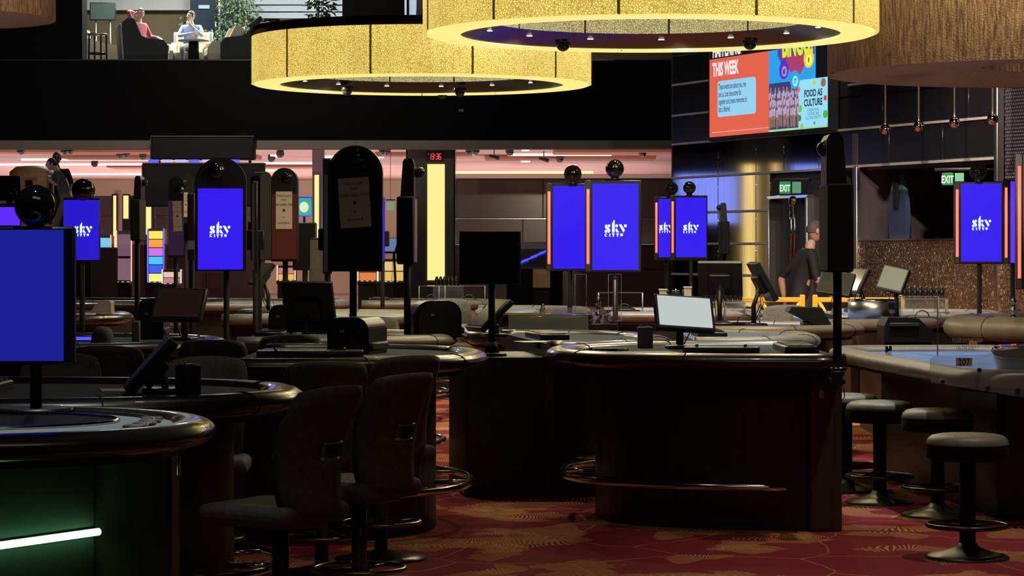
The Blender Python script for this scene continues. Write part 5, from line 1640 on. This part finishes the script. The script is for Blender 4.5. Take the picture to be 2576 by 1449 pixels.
# yellow crowd barriers before the service door
ym = mat('yellow barrier plastic', (0.62, 0.36, 0.02), 0.5)
def barrier(label, x, y, rz):
    t = thing('crowd_barrier', label, 'barrier', (x, y, 0), rz, 'yellow plastic barriers')
    for z in (1.0, 0.12):
        MB().rbox((0, 0, z), (1.0, 0.05, 0.06), 0.01, 1).build('rail', ym, t)
    for s in (-0.5, 0.5):
        MB().rbox((s, 0, 0.55), (0.06, 0.06, 1.02), 0.01, 1).build('post', ym, t)
        MB().rbox((s, 0, 0.02), (0.10, 0.40, 0.04), 0.01, 1).build('foot', matt, t)
    for i in range(4):
        x0 = -0.46+i*0.24
        a = (x0, 0, 0.14) if i < 2 else (x0+0.22, 0, 0.14)
        MB().cyl((x0+(0.0 if i % 2 else 0.22), 0, 0.60), (x0+(0.22 if i % 2 else 0.0), 0, 0.99), 0.026, n=6).build('diagonal_strut', ym, t)
        MB().cyl((x0+(0.22 if i % 2 else 0.0), 0, 0.13), (x0+(0.0 if i % 2 else 0.22), 0, 0.58), 0.026, n=6).build('diagonal_strut', ym, t)
    MB().rbox((0, 0, 0.59), (1.0, 0.03, 0.04), 0.01, 1).build('middle_rail', ym, t)
    return t


b0 = barrier('yellow plastic barrier, left of the three before the service door', xat(1900, 30.2)+0.05, 30.2, 0)
copy_tree(b0, (xat(1900, 30.2)+1.19, 30.1, 0), R(-6), 'yellow plastic barrier in the middle of the three')
copy_tree(b0, (xat(1900, 30.2)+2.30, 29.6, 0), R(-50), 'yellow plastic barrier, rightmost and turned away')


# ------------------------------------------------------------------ people
def figure(name, label, loc, rz, J, edges, head, mats, scale=1.0, hair=None, hairm=None):
    """J: joint -> (x, y, z, radius, region); edges: joint pairs; one continuous skin surface; head: (centre, yaw, tilt)"""
    t = thing(name, label, 'person', loc, rz)
    t.scale = (scale,)*3
    me = bpy.data.meshes.new('body')
    names = list(J)
    idx = {n: i for i, n in enumerate(names)}
    me.from_pydata([J[n][:3] for n in names], [(idx[a], idx[b]) for a, b in edges], [])
    o = bpy.data.objects.new('body', me)
    COL.objects.link(o)
    bm = bmesh.new()
    bm.from_mesh(me)
    ly = bm.verts.layers.skin.verify()
    bm.verts.ensure_lookup_table()
    for n in names:
        r = J[n][3]
        bm.verts[idx[n]][ly].radius = (r, r) if n not in WIDE else (r*WIDE[n], r)
    bm.verts[idx['pelvis']][ly].use_root = True
    bm.to_mesh(me)
    bm.free()
    sk = o.modifiers.new('skin', 'SKIN')
    sk.use_smooth_shade = True
    sb = o.modifiers.new('sub', 'SUBSURF')
    sb.levels = sb.render_levels = 2
    dg = bpy.context.evaluated_depsgraph_get()
    nm_ = bpy.data.meshes.new_from_object(o.evaluated_get(dg))
    bpy.data.objects.remove(o)
    regs = list(mats)
    segs = [(Vector(J[a][:3]), Vector(J[b][:3]), J[b][4]) for a, b in edges]
    nm_.materials.clear()
    for r in regs:
        nm_.materials.append(mats[r])
    for p in nm_.polygons:
        c = p.center
        best, br = 1e9, regs[0]
        for a, b, rg in segs:
            ab = b-a
            u = max(0, min(1, (c-a).dot(ab)/max(1e-9, ab.length_squared)))
            q = (c-(a+ab*u)).length
            if q < best:
                best, br = q, rg
        p.material_index = regs.index(br)
        p.use_smooth = True
    # head with jaw, nose, ears, eyes and mouth, merged into the same mesh
    hc_, yaw, tilt = head
    T = Matrix.Translation(hc_) @ Matrix.Rotation(yaw, 4, 'Z') @ Matrix.Rotation(tilt, 4, 'Y')
    hb = bmesh.new()
    hb.from_mesh(nm_)
    def blob(c, r, sc, mi, taper=False):
        q = MB().sphere((0, 0, 0), r, 18, 12)
        vs = []
        for v in q.v:
            v = Vector((v.x*sc[0], v.y*sc[1], v.z*sc[2]))
            if taper and v.z < 0:
                f = 1+0.30*v.z/(r*sc[2])
                v.x *= f
                v.y = v.y*(f*0.5+0.5)-0.012*(-v.z/(r*sc[2]))
            vs.append(hb.verts.new(T @ (v+Vector(c))))
        for f in q.f:
            try:
                ff = hb.faces.new([vs[i] for i in f])
                ff.material_index = mi
                ff.smooth = True
            except ValueError:
                pass
    si = regs.index('skin')
    blob((0, 0, 0), 0.1, (0.77, 0.95, 1.17), si, True)
    blob((0, -0.098, -0.012), 0.014, (0.8, 1.2, 1.8), si)
    for s in (-1, 1):
        blob((s*0.078, 0.01, 0.0), 0.03, (0.35, 0.7, 1.1), si)
        blob((s*0.030, -0.088, 0.018), 0.011, (1.2, 0.6, 0.8), regs.index('dark'))
        blob((s*0.030, -0.090, 0.040), 0.012, (1.6, 0.6, 0.35), regs.index('dark'))
    blob((0, -0.090, -0.055), 0.014, (1.7, 0.5, 0.4), regs.index('lips'))
    hb.to_mesh(nm_)
    hb.free()
    b = bpy.data.objects.new('body', nm_)
    COL.objects.link(b)
    b.parent = t
    # hair: a cap over the skull
    hv_ = MB().sphere((0, 0, 0), 0.104, 20, 12, v0=0, v1=R(100))
    vs = []
    for v in hv_.v:
        v = Vector((v.x*0.80, v.y*0.99+0.006, v.z*1.18+0.006))
        if v.y < -0.03 and v.z < 0.07:
            v.y = -0.03-(v.y+0.03)*0.1
        vs.append(T @ v)
    hv_.v = vs
    hv_.build('hair', hairm or hair_dark, t)
    return t


WIDE = {'pelvis': 1.25, 'spine': 1.25, 'chest': 1.35}


def skeleton(kind, arms, lean=0.0):
    if kind == 'sit':
        J = {'pelvis': (0, 0, 0.54, 0.125, 'trousers'), 'spine': (0, 0.03, 0.70, 0.12, 'shirt'), 'chest': (0, 0.03, 0.90, 0.13, 'shirt'), 'collar': (0, 0.025, 0.995, 0.075, 'shirt'), 'neck': (0, 0.02, 1.05, 0.055, 'skin'), 'skull': (0, 0.0, 1.13, 0.05, 'skin')}
        for s, n in ((-1, 'r'), (1, 'l')):
            J['hip'+n] = (s*0.10, -0.04, 0.52, 0.10, 'trousers')
            J['knee'+n] = (s*0.14, -0.42, 0.50, 0.068, 'trousers')
            J['ank'+n] = (s*0.13, -0.44, 0.10, 0.045, 'trousers')
            J['toe'+n] = (s*0.14, -0.60, 0.045, 0.038, 'shoes')
            J['sh'+n] = (s*0.185, 0.03, 0.955, 0.068, 'shirt')
    else:
        J = {'pelvis': (0, 0.06, 0.97, 0.125, 'trousers'), 'spine': (0, 0.05-lean*0.3, 1.14, 0.125, 'shirt'), 'chest': (0, 0.04-lean*0.75, 1.36, 0.135, 'shirt'), 'collar': (0, 0.02-lean*0.92, 1.475, 0.078, 'shirt'), 'neck': (0, 0.02-lean, 1.53, 0.055, 'skin'), 'skull': (0, -lean*1.1, 1.60, 0.05, 'skin')}
        for s, n in ((-1, 'r'), (1, 'l')):
            st = 0.16*s
            J['hip'+n] = (s*0.10, 0.05, 0.92, 0.105, 'trousers')
            J['knee'+n] = (s*0.11, 0.02-st, 0.50, 0.07, 'trousers')
            J['ank'+n] = (s*0.11, 0.08-st*1.4, 0.10, 0.047, 'trousers')
            J['toe'+n] = (s*0.12, -0.10-st*1.4, 0.04, 0.04, 'shoes')
            J['sh'+n] = (s*0.195, 0.03-lean*0.85, 1.44, 0.07, 'shirt')
    E_ = [('pelvis', 'spine'), ('spine', 'chest'), ('chest', 'collar'), ('collar', 'neck'), ('neck', 'skull')]
    for n in 'rl':
        E_ += [('pelvis', 'hip'+n), ('hip'+n, 'knee'+n), ('knee'+n, 'ank'+n), ('ank'+n, 'toe'+n), ('chest', 'sh'+n)]
        el, wr, hd, slv = arms[n]
        J['el'+n] = (*el, 0.047, 'shirt')
        J['wr'+n] = (*wr, 0.030, slv)
        J['pm'+n] = (*[wr[i]+(hd[i]-wr[i])*0.5 for i in range(3)], 0.033, 'skin')
        E_ += [('sh'+n, 'el'+n), ('el'+n, 'wr'+n), ('wr'+n, 'pm'+n)]
        d = Vector(hd)-Vector(wr)
        d.normalize()
        sd = d.cross(Vector((0.2, 0.9, 0.4))).normalized()
        for q in range(5):
            off = (q-1.8)*0.017
            L = (0.06, 0.085, 0.092, 0.085, 0.068)[q]
            base = Vector(J['pm'+n][:3])+d*0.03+sd*off
            if q == 0:
                base = Vector(J['pm'+n][:3])+sd*(-0.035)
            tip = base+d*L*0.6+sd*(off*0.3 if q else -0.03)
            end = tip+d*L*0.4+Vector((0, 0, -0.012))
            J['f%d%s' % (q, n)] = (*tip, 0.0095, 'skin')
            J['g%d%s' % (q, n)] = (*end, 0.008, 'skin')
            E_ += [('pm'+n, 'f%d%s' % (q, n)), ('f%d%s' % (q, n), 'g%d%s' % (q, n))]
    return J, E_


def cloth(n, c):
    return mat(n, c, 0.8, bump=(60, 0.2))


def outfit(sk_, sh, tr, so):
    return {'trousers': tr, 'shirt': sh, 'skin': sk_, 'shoes': so, 'dark': mat('eye dark', (0.02, 0.015, 0.012), 0.5), 'lips': mat('lips', (0.35, 0.14, 0.12), 0.5)}


blk = cloth('black cloth', (0.010, 0.010, 0.012))
# upstairs, left: dusty red shirt, arm behind the head
J, E_ = skeleton('sit', {'r': ((-0.34, 0.02, 1.22), (-0.13, 0.11, 1.24), (-0.04, 0.10, 1.20), 'shirt'), 'l': ((0.27, -0.06, 0.72), (0.22, -0.30, 0.69), (0.20, -0.40, 0.66), 'shirt')})
figure('person', 'seated man in dusty red shirt, arm behind his head, in the upstairs lounge', (xat(352, 55), 55.0, LZ), R(55), J, E_, (Vector((0, -0.02, 1.195)), R(-20), R(12)),
       outfit(skin_pale, cloth('dusty red shirt', (0.42, 0.10, 0.12)), cloth('blue jeans', (0.07, 0.11, 0.26)), blk))
# upstairs, right: pale blue shirt, one arm folded, hand at chin
J, E_ = skeleton('sit', {'r': ((-0.25, -0.14, 0.76), (0.0, -0.27, 0.80), (0.10, -0.26, 0.80), 'shirt'), 'l': ((0.25, -0.13, 0.76), (0.03, -0.24, 0.97), (-0.04, -0.20, 1.04), 'shirt')})
figure('person', 'seated man in pale blue shirt, hand to chin, in the upstairs lounge', (xat(481, 55.6), 55.6, LZ), 0, J, E_, (Vector((0, -0.02, 1.19)), R(-48), 0),
       outfit(skin_pale, cloth('pale blue shirt', (0.33, 0.42, 0.62)), cloth('grey trousers', (0.20, 0.24, 0.25)), blk))
# downstairs, before the service door: black polo, walking right
J, E_ = skeleton('stand', {'r': ((-0.30, 0.02-0.12, 1.16), (-0.24, -0.28, 0.98), (-0.22, -0.37, 0.93), 'skin'), 'l': ((0.28, 0.16, 1.17), (0.27, 0.12, 0.93), (0.27, 0.10, 0.83), 'skin')}, 0.13)
figure('person', 'grey-haired man in black polo shirt walking right before the service door', (xat(2014, 31.1), 31.1, 0), R(98), J, E_, (Vector((0, -0.17, 1.69)), R(12), 0),
       outfit(skin, cloth('black polo', (0.006, 0.006, 0.008)), blk, blk), 1.07, hairm=mat('dark grey hair', (0.075, 0.06, 0.052), 0.7))
# two people high up on the raised platform at left
st_ = thing('stage_platform', 'raised dark platform at left carrying the wooden kiosk and two people', 'platform', (xat(100, 47), 47.2, 0))
MB().rbox((0.12, 0.5, 0.81), (1.9, 3.2, 1.62), 0.02, 1).build('platform_body', matt, st_)
MB().rbox((0.12, -1.12, 1.585), (1.92, 0.06, 0.06), 0.01, 1).build('platform_edge', gunmetal, st_)
PZ = 1.62
J, E_ = skeleton('stand', {'r': ((-0.30, -0.22, 1.36), (-0.06, -0.42, 1.40), (0.04, -0.44, 1.40), 'skin'), 'l': ((0.30, -0.12, 1.20), (0.16, -0.36, 1.36), (0.08, -0.42, 1.38), 'skin')}, 0.16)
figure('person', 'person in slate grey shirt leaning on the wooden kiosk at left, arms raised', (xat(160, 47), 47.0, PZ), R(-78), J, E_, (Vector((0, -0.24, 1.62)), 0, 0),
       outfit(skin, cloth('slate shirt', (0.06, 0.085, 0.10)), cloth('olive shorts', (0.16, 0.15, 0.03)), blk), 0.93)
J, E_ = skeleton('stand', {'r': ((-0.28, 0.0, 1.18), (-0.20, -0.20, 1.02), (-0.16, -0.28, 1.0), 'skin'), 'l': ((0.28, 0.0, 1.18), (0.20, -0.20, 1.02), (0.16, -0.28, 1.0), 'skin')}, 0.02)
figure('person', 'dark-haired person in black standing behind the slate shirt at left', (xat(143, 48.9), 48.9, PZ), R(10), J, E_, (Vector((0, -0.02, 1.68)), 0, 0),
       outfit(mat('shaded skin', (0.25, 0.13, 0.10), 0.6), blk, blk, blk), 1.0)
# wooden kiosk
wood = mat('orange brown wood', (0.42, 0.24, 0.10), 0.5, noise=(4, 0.25, (1, 1, 8)))
kw = thing('wooden_kiosk', 'rounded wooden kiosk with dark slots on the raised platform at left', 'kiosk', (xat(82, 48.0), 48.0, PZ))
MB().lathe([(0.001, 1.52), (0.30, 1.50), (0.42, 1.40), (0.43, 1.24), (0.001, 1.24)], 28).build('canopy', wood, kw)
MB().lathe([(0.40, 0.0), (0.40, 0.42), (0.001, 0.42)], 28).build('counter', wood, kw)
for i in range(10):
    an = 2*PI*i/10
    MB().rbox((0.37*math.cos(an), 0.37*math.sin(an), 0.83), (0.10, 0.05, 0.84), 0.01, 1, rz=an+PI/2).build('slat', wood, kw)
MB().cyl((0, 0, 0.4), (0, 0, 1.3), 0.26, n=20).build('inner_core', mat('dark core', (0.02, 0.015, 0.01), 0.6), kw)
kb = thing('wooden_post', 'plain tan wooden box post right of the kiosk, under the raised arms', 'post', (xat(107, 46.6), 46.6, PZ))
MB().rbox((0, 0, 0.68), (0.17, 0.17, 1.36), 0.01, 1).build('post_body', mat('tan wood', (0.45, 0.30, 0.12), 0.55, noise=(3, 0.15, (1, 1, 6))), kb)
MB().rbox((0, 0, 1.37), (0.20, 0.20, 0.03), 0.005, 1).build('post_cap', wood, kb)

# ------------------------------------------------------------------ lounge furniture upstairs
def armchair(label, px, d, rz, m, sidem, w_=0.82, h=0.93, L=1.0):
    t = thing('lounge_armchair', label, 'armchair', (xat(px, d), d, LZ), rz, 'upstairs lounge armchairs')      # faces +x
    prof = [(-L*0.46, 0.12), (L*0.46, 0.12), (L*0.46, 0.46), (L*0.36, 0.58), (0.02, 0.61), (-L*0.10, 0.66), (-L*0.22, h-0.06), (-L*0.27, h), (-L*0.40, h), (-L*0.49, h-0.08)]
    for s in (-1, 1):
        MB().prism(prof, s*w_/2-0.045, s*w_/2+0.045, axis='Y').build('side_panel', sidem, t)
    MB().rbox((0.04, 0, 0.36), (L*0.80, w_-0.1, 0.20), 0.05).build('seat_cushion', m, t)
    MB().rbox((-L*0.36, 0, 0.60), (0.16, w_-0.06, 0.64), 0.05, 2, Matrix.Rotation(R(-4), 4, 'Y')).build('back_cushion', m, t)
    MB().rbox((-L*0.465, 0, 0.54), (0.05, w_+0.08, 0.80), 0.02, 2, Matrix.Rotation(R(-4), 4, 'Y')).build('outer_back', mat('side-lit grey back', (0.30, 0.34, 0.35), 0.6), t)  # side light on the chair back is put into its colour
    for sx in (-0.40, 0.40):
        for sy in (-1, 1):
            MB().cyl((sx*L, sy*(w_/2-0.06), 0.13), (sx*L*1.06, sy*(w_/2-0.05), 0.0), 0.025, 0.016, 8).build('leg', gunmetal, t)
    return t


greenblk = mat('green black velvet', (0.012, 0.017, 0.017), 0.7)
creamv = mat('cream upholstery', (0.52, 0.46, 0.34), 0.7)
armchair('dark armchair with side-lit grey back edge holding the man in dusty red', 362, 54.6, R(14), greenblk, greenblk, h=1.02)
armchair('dark recliner upstairs beside the gold drum, head rest tipped back', 622, 54.0, R(172), greenblk, greenblk, h=0.86)
hr = None
rc = thing('head_rest', 'grey and black tipped head rest cushion of the lounge recliner', 'cushion', (xat(650, 54.2), 54.2, LZ+0.84))
MB().rbox((0.02, 0, 0.10), (0.34, 0.5, 0.09), 0.03, 2, Matrix.Rotation(R(-38), 4, 'Y')).build('pad', greenblk, rc)
MB().rbox((-0.06, 0, 0.09), (0.30, 0.46, 0.03), 0.01, 2, Matrix.Rotation(R(-50), 4, 'Y')).build('pale_face', mat('pale mint vinyl', (0.42, 0.47, 0.45), 0.5), rc)
armchair('cream tub chair upstairs between the blue-shirted man and recliner', 560, 55.0, R(196), creamv, creamv, 0.7, 0.92, 0.80)
armchair('cream low chair upstairs behind the tall bar table', 258, 56.0, R(10), creamv, creamv, 0.7, 0.72, 0.80)
armchair('cream chair seating the man in pale blue', 481, 55.95, R(-90), creamv, creamv, 0.78, 0.66, 0.72)


def round_table_up(label, px, d, rr, hgt, topm, legm, legs=4):
    t = thing('lounge_table', label, 'table', (xat(px, d), d, LZ), 0, 'upstairs lounge tables')
    MB().lathe([(0.001, hgt), (rr, hgt), (rr, hgt-0.035), (0.001, hgt-0.035)], 28).build('table_top', topm, t)
    if legs:
        for i in range(legs):
            an = 2*PI*i/legs+0.5
            MB().cyl((rr*0.86*math.cos(an), rr*0.86*math.sin(an), hgt-0.03), (rr*0.9*math.cos(an), rr*0.9*math.sin(an), 0), 0.018, n=8).build('leg', legm, t)
        MB().tube([(rr*0.87*math.cos(2*PI*i/24), rr*0.87*math.sin(2*PI*i/24), 0.30) for i in range(24)], 0.018, 6, True).build('stretcher_ring', legm, t)
    else:
        MB().cyl((0, 0, 0.02), (0, 0, hgt-0.03), 0.13, 0.10, 16).build('pedestal', legm, t)
        MB().lathe([(0.001, 0.03), (0.22, 0.02), (0.22, 0)], 20).build('foot', legm, t)
    return t


round_table_up('tall dark-legged round bar table at the left of the lounge', 246, 54.4, 0.22, 0.72, mat('bright lacquer top', (0.55, 0.50, 0.36), 0.15, 0.6), mat('black bronze leg', (0.02, 0.016, 0.01), 0.25, 0.5))
round_table_up('pale round table before the man in pale blue', 487, 54.5, 0.33, 0.60, mat('pale stone top', (0.50, 0.54, 0.50), 0.3), matt, 0)
round_table_up('cream low round table behind the dark armchair', 412, 56.8, 0.36, 0.66, mat('cream lacquer top', (0.62, 0.60, 0.46), 0.3), creamv, 0)
cn = thing('lounge_counter', 'long cream topped counter at the back of the lounge', 'counter', (xat(380, 58.2), 58.2, LZ))
MB().rbox((0, 0, 0.60), (2.4, 0.5, 0.06), 0.01, 1).build('counter_top', mat('cream stone', (0.60, 0.60, 0.48), 0.3), cn)
MB().rbox((-0.75, 0.05, 0.285), (0.62, 0.4, 0.57), 0.01, 1).build('counter_drum', creamv, cn)
MB().rbox((0.3, 0.05, 0.285), (1.3, 0.36, 0.57), 0.01, 1).build('counter_base', matt, cn)
tv = thing('lounge_screen', 'dark switched-off television on a steel stand in the lounge', 'television', (xat(259, 57.5), 57.5, LZ))
MB().rbox((0, 0, zat(29, 57.5)-LZ), (0.58, 0.06, 0.40), 0.01, 1).build('casing', black, tv)
MB().box((0, -0.034, zat(29, 57.5)-LZ), (0.53, 0.005, 0.35)).build('screen', mat('grey green glass', (0.035, 0.05, 0.045), 0.2), tv)
for s in (-0.16, 0.16):
    MB().cyl((s, 0.02, 0.03), (s, 0.02, zat(45, 57.5)-LZ), 0.02, n=8).build('stand_leg', steel, tv)
MB().rbox((0, 0.02, 0.02), (0.5, 0.3, 0.04), 0.01, 1).build('stand_base', gunmetal, tv)


def plant(label, px, d, base_z, hgt, spread, n, m, pot=True, zc=None, lsize=0.15):
    t = thing('potted_plant', label, 'plant', (xat(px, d), d, base_z), 0)
    if pot:
        MB().lathe([(0.001, 0), (0.13, 0), (0.17, 0.26), (0.15, 0.26), (0.14, 0.22), (0.001, 0.22)], 20).build('pot', mat('dark planter', (0.03, 0.03, 0.03), 0.5), t)
    sm_ = MB()
    lf = MB()
    z0 = 0.2 if pot else 0.0
    for i in range(5):
        an = i*1.3
        sm_.tube([(0.02*math.cos(an), 0.02*math.sin(an), z0), (0.06*math.cos(an), 0.06*math.sin(an), z0+hgt*0.4), (0.25*spread*math.cos(an), 0.25*spread*math.sin(an), z0+hgt*0.85)], 0.008, 5)
    for i in range(n):
        an = random.uniform(0, 2*PI)
        rr = spread*math.sqrt(random.random())
        zz = z0+hgt*(0.25+0.75*random.random())
        T = Matrix.Translation((rr*math.cos(an), rr*math.sin(an), zz)) @ Matrix.Rotation(an, 4, 'Z') @ Matrix.Rotation(random.uniform(-0.5, 1.1), 4, 'Y') @ Matrix.Rotation(random.uniform(-0.6, 0.6), 4, 'X')
        L, W = lsize*random.uniform(0.7, 1.2), lsize*0.26
        lf.add([(0, 0, 0), (L*0.4, W, 0.012), (L, 0, -0.03), (L*0.4, -W, 0.012), (L*0.45, 0, 0.03)], [(0, 1, 4), (1, 2, 4), (2, 3, 4), (3, 0, 4)], T)
    sm_.build('stems', mat('plant stem', (0.06, 0.05, 0.02), 0.7), t)
    o = lf.build('foliage', m, t)
    o['kind'] = 'stuff'
    return t


leaf1 = mat('grey green leaf', (0.06, 0.11, 0.05), 0.5, noise=(6, 0.4))
leaf2 = mat('dark green leaf', (0.035, 0.07, 0.025), 0.5, noise=(6, 0.4))
plant('leafy green plant behind the door rail, beside the man in pale blue', 528, 57.4, LZ, 0.85, 0.22, 150, leaf1, lsize=0.10)
plant('big dense green shrub at the back of the lounge', 598, 59.0, LZ, 1.75, 0.50, 900, leaf1, lsize=0.10)
plant('dark leafy plant above the farther gold drum, before the cream wall', 806, 53.2, LZ, 1.15, 0.24, 130, leaf2, lsize=0.2)
plant('dark plant tips above the head of the man in pale blue', 470, 59.2, LZ, 1.35, 0.14, 60, leaf2)

# ------------------------------------------------------------------ slot machines and lit screens in the far hall
def slot_machine(label, px, d, hgt, cols, wd=0.5, trim=(1.6, 0.5, 0.35)):
    t = thing('slot_machine', label, 'slot machine', (xat(px, d), d, 0), 0, 'slot machines in the far hall')
    MB().rbox((0, 0.25, hgt*0.5), (wd, 0.5, hgt), 0.03, 1).build('cabinet', darkgrey, t)
    n = len(cols)
    z = 0.85
    hs = (hgt-0.9)/n
    for i, c in enumerate(cols):
        MB().rbox((0, -0.012, z+hs*(i+0.5)), (wd*0.86, 0.02, hs*0.9), 0.006, 1).build('screen', glow('slot %d %d %d' % c, lin(*c), 1.1), t)
    MB().rbox((0, -0.14, 0.80), (wd, 0.30, 0.08), 0.02, 1).build('button_deck', black, t)
    for s in (-1, 1):
        MB().cyl((s*wd*0.5, -0.02, 0.85), (s*wd*0.5, -0.02, hgt), 0.014, n=6).build('light_edge', glow('slot edge %.1f' % trim[0], trim), t)
    for k in range(3):
        MB().cyl((-0.12+k*0.12, -0.18, 0.84), (-0.12+k*0.12, -0.18, 0.852), 0.03, n=10).build('button', glow('button light', (0.9, 0.8, 0.6)), t)
    return t


slot_machine('tall slot machine with yellow, orange and blue screens left of the purple sign', 392, 58.0, 2.05, [(250, 235, 130), (60, 90, 235), (70, 190, 240), (200, 110, 220), (245, 150, 60), (250, 225, 90)], 0.36, (0.2, 0.2, 1.4))
slot_machine('pink-lit slot machine with curved light edge left of the rose column', 262, 57.0, 1.9, [(215, 120, 130), (200, 105, 115), (110, 190, 230)], 0.30, (1.4, 0.5, 0.3))
slot_machine('mauve slot machine back between the two yellow strips', 312, 58.6, 2.0, [(120, 90, 105), (105, 80, 92)], 0.34, (1.6, 0.6, 0.5))
slot_machine('slot machine with colourful topper glimpsed below the purple sign', 432, 55.5, 1.15, [(190, 120, 130), (225, 190, 170)], 0.4, (1.0, 0.9, 0.9))
slot_machine('slot machine with orange screen glimpsed behind the dark arched sign pole', 925, 60.0, 1.30, [(215, 120, 60), (190, 90, 60)], 0.45, (1.2, 0.9, 0.4))
slot_machine('slot machine with golden screen beside the orange one', 985, 59.0, 1.36, [(220, 175, 95), (215, 185, 130)], 0.62, (1.0, 0.8, 0.4))
slot_machine('slot machine with warm lit buttons below the tan board', 720, 61.0, 1.2, [(235, 170, 90), (190, 120, 110)], 0.42, (1.1, 0.9, 0.7))
gs = thing('hall_screen', 'green and blue picture screen hanging left of the mauve column', 'screen', (xat(765, 62), 62, 0))
MB().rbox((0, 0.03, zat(520, 62)), (0.42, 0.06, 0.48), 0.01, 1).build('frame', screenblue, gs)
MB().box((0, -0.004, zat(520, 62)), (0.36, 0.004, 0.42)).build('screen', glow('teal screen', lin(45, 165, 150)), gs)
MB().prism([(0.11*math.cos(i*PI/8), zat(521, 62)+0.13*math.sin(i*PI/8)) for i in range(16)], -0.012, -0.006, axis='Y').build('pale_disc', glow('pale disc', lin(215, 235, 190)), gs)
MB().cyl((0, 0.05, 0.0), (0, 0.05, zat(545, 62)), 0.03, n=8).build('stand', black, gs)
fb = thing('fan_display', 'blue-lit sloping electronic game display behind the square monitor', 'game display', (xat(1345, 46), 46, 0))
MB().rbox((0, 0.3, 0.62), (1.0, 0.8, 1.24), 0.03, 1).build('cabinet', matt, fb)
T_ = Matrix.Translation((0, 0.1, 1.42)) @ Matrix.Rotation(R(-58), 4, 'X')
MB().rbox((0, 0, 0), (1.0, 0.03, 0.62), 0.01, 1, T_).build('sloping_panel', mat('mauve panel', (0.14, 0.12, 0.15), 0.4), fb)
for k in range(4):
    MB().rbox((-0.30+k*0.2, -0.025, 0.02*k), (0.30, 0.012, 0.045), 0.004, 1, T_ @ Matrix.Rotation(R(-35), 4, 'Y')).build('blue_bar', glow('blue bar', (0.08, 0.10, 1.3)), fb)
MB().rbox((0.02, 0.5, 1.62), (0.7, 0.3, 0.2), 0.06, 2).build('white_cover', mat('crumpled white sheet', (0.5, 0.44, 0.38), 0.8, bump=(8, 1.0)), fb)
cd = thing('cardboard_box', 'tan cardboard box beside the left centre screen pole', 'box', (xat(1362, 33), 33, 0))
MB().rbox((0, 0.1, 0.55), (0.2, 0.2, 1.1), 0.01, 1).build('stand_post', matt, cd)
MB().rbox((0, 0, 1.22), (0.22, 0.22, 0.24), 0.004, 1).build('carton', mat('cardboard', (0.45, 0.33, 0.20), 0.8), cd)
MB().box((0.0, -0.112, 1.30), (0.16, 0.003, 0.05)).build('carton_tape', mat('pale tape', (0.55, 0.45, 0.32), 0.6), cd)
ex = thing('exit_sign', 'small faint green exit sign left of the black clock column', 'sign', (xat(982, 60), 60, zat(518, 60)))
MB().rbox((0, 0, 0), (0.17, 0.03, 0.20), 0.005, 1).build('face', mat('faint green face', (0.15, 0.3, 0.2), 0.4, emit=(0.10, 0.22, 0.14)), ex)
MB().box((0, 0.02, 0.14), (0.22, 0.06, 0.03)).build('mounting_bar', black, ex)
MB().cyl((0, 0.02, 0.15), (0, 0.02, 3.99-ex.location.z), 0.006, n=6).build('drop_rod', gunmetal, ex)
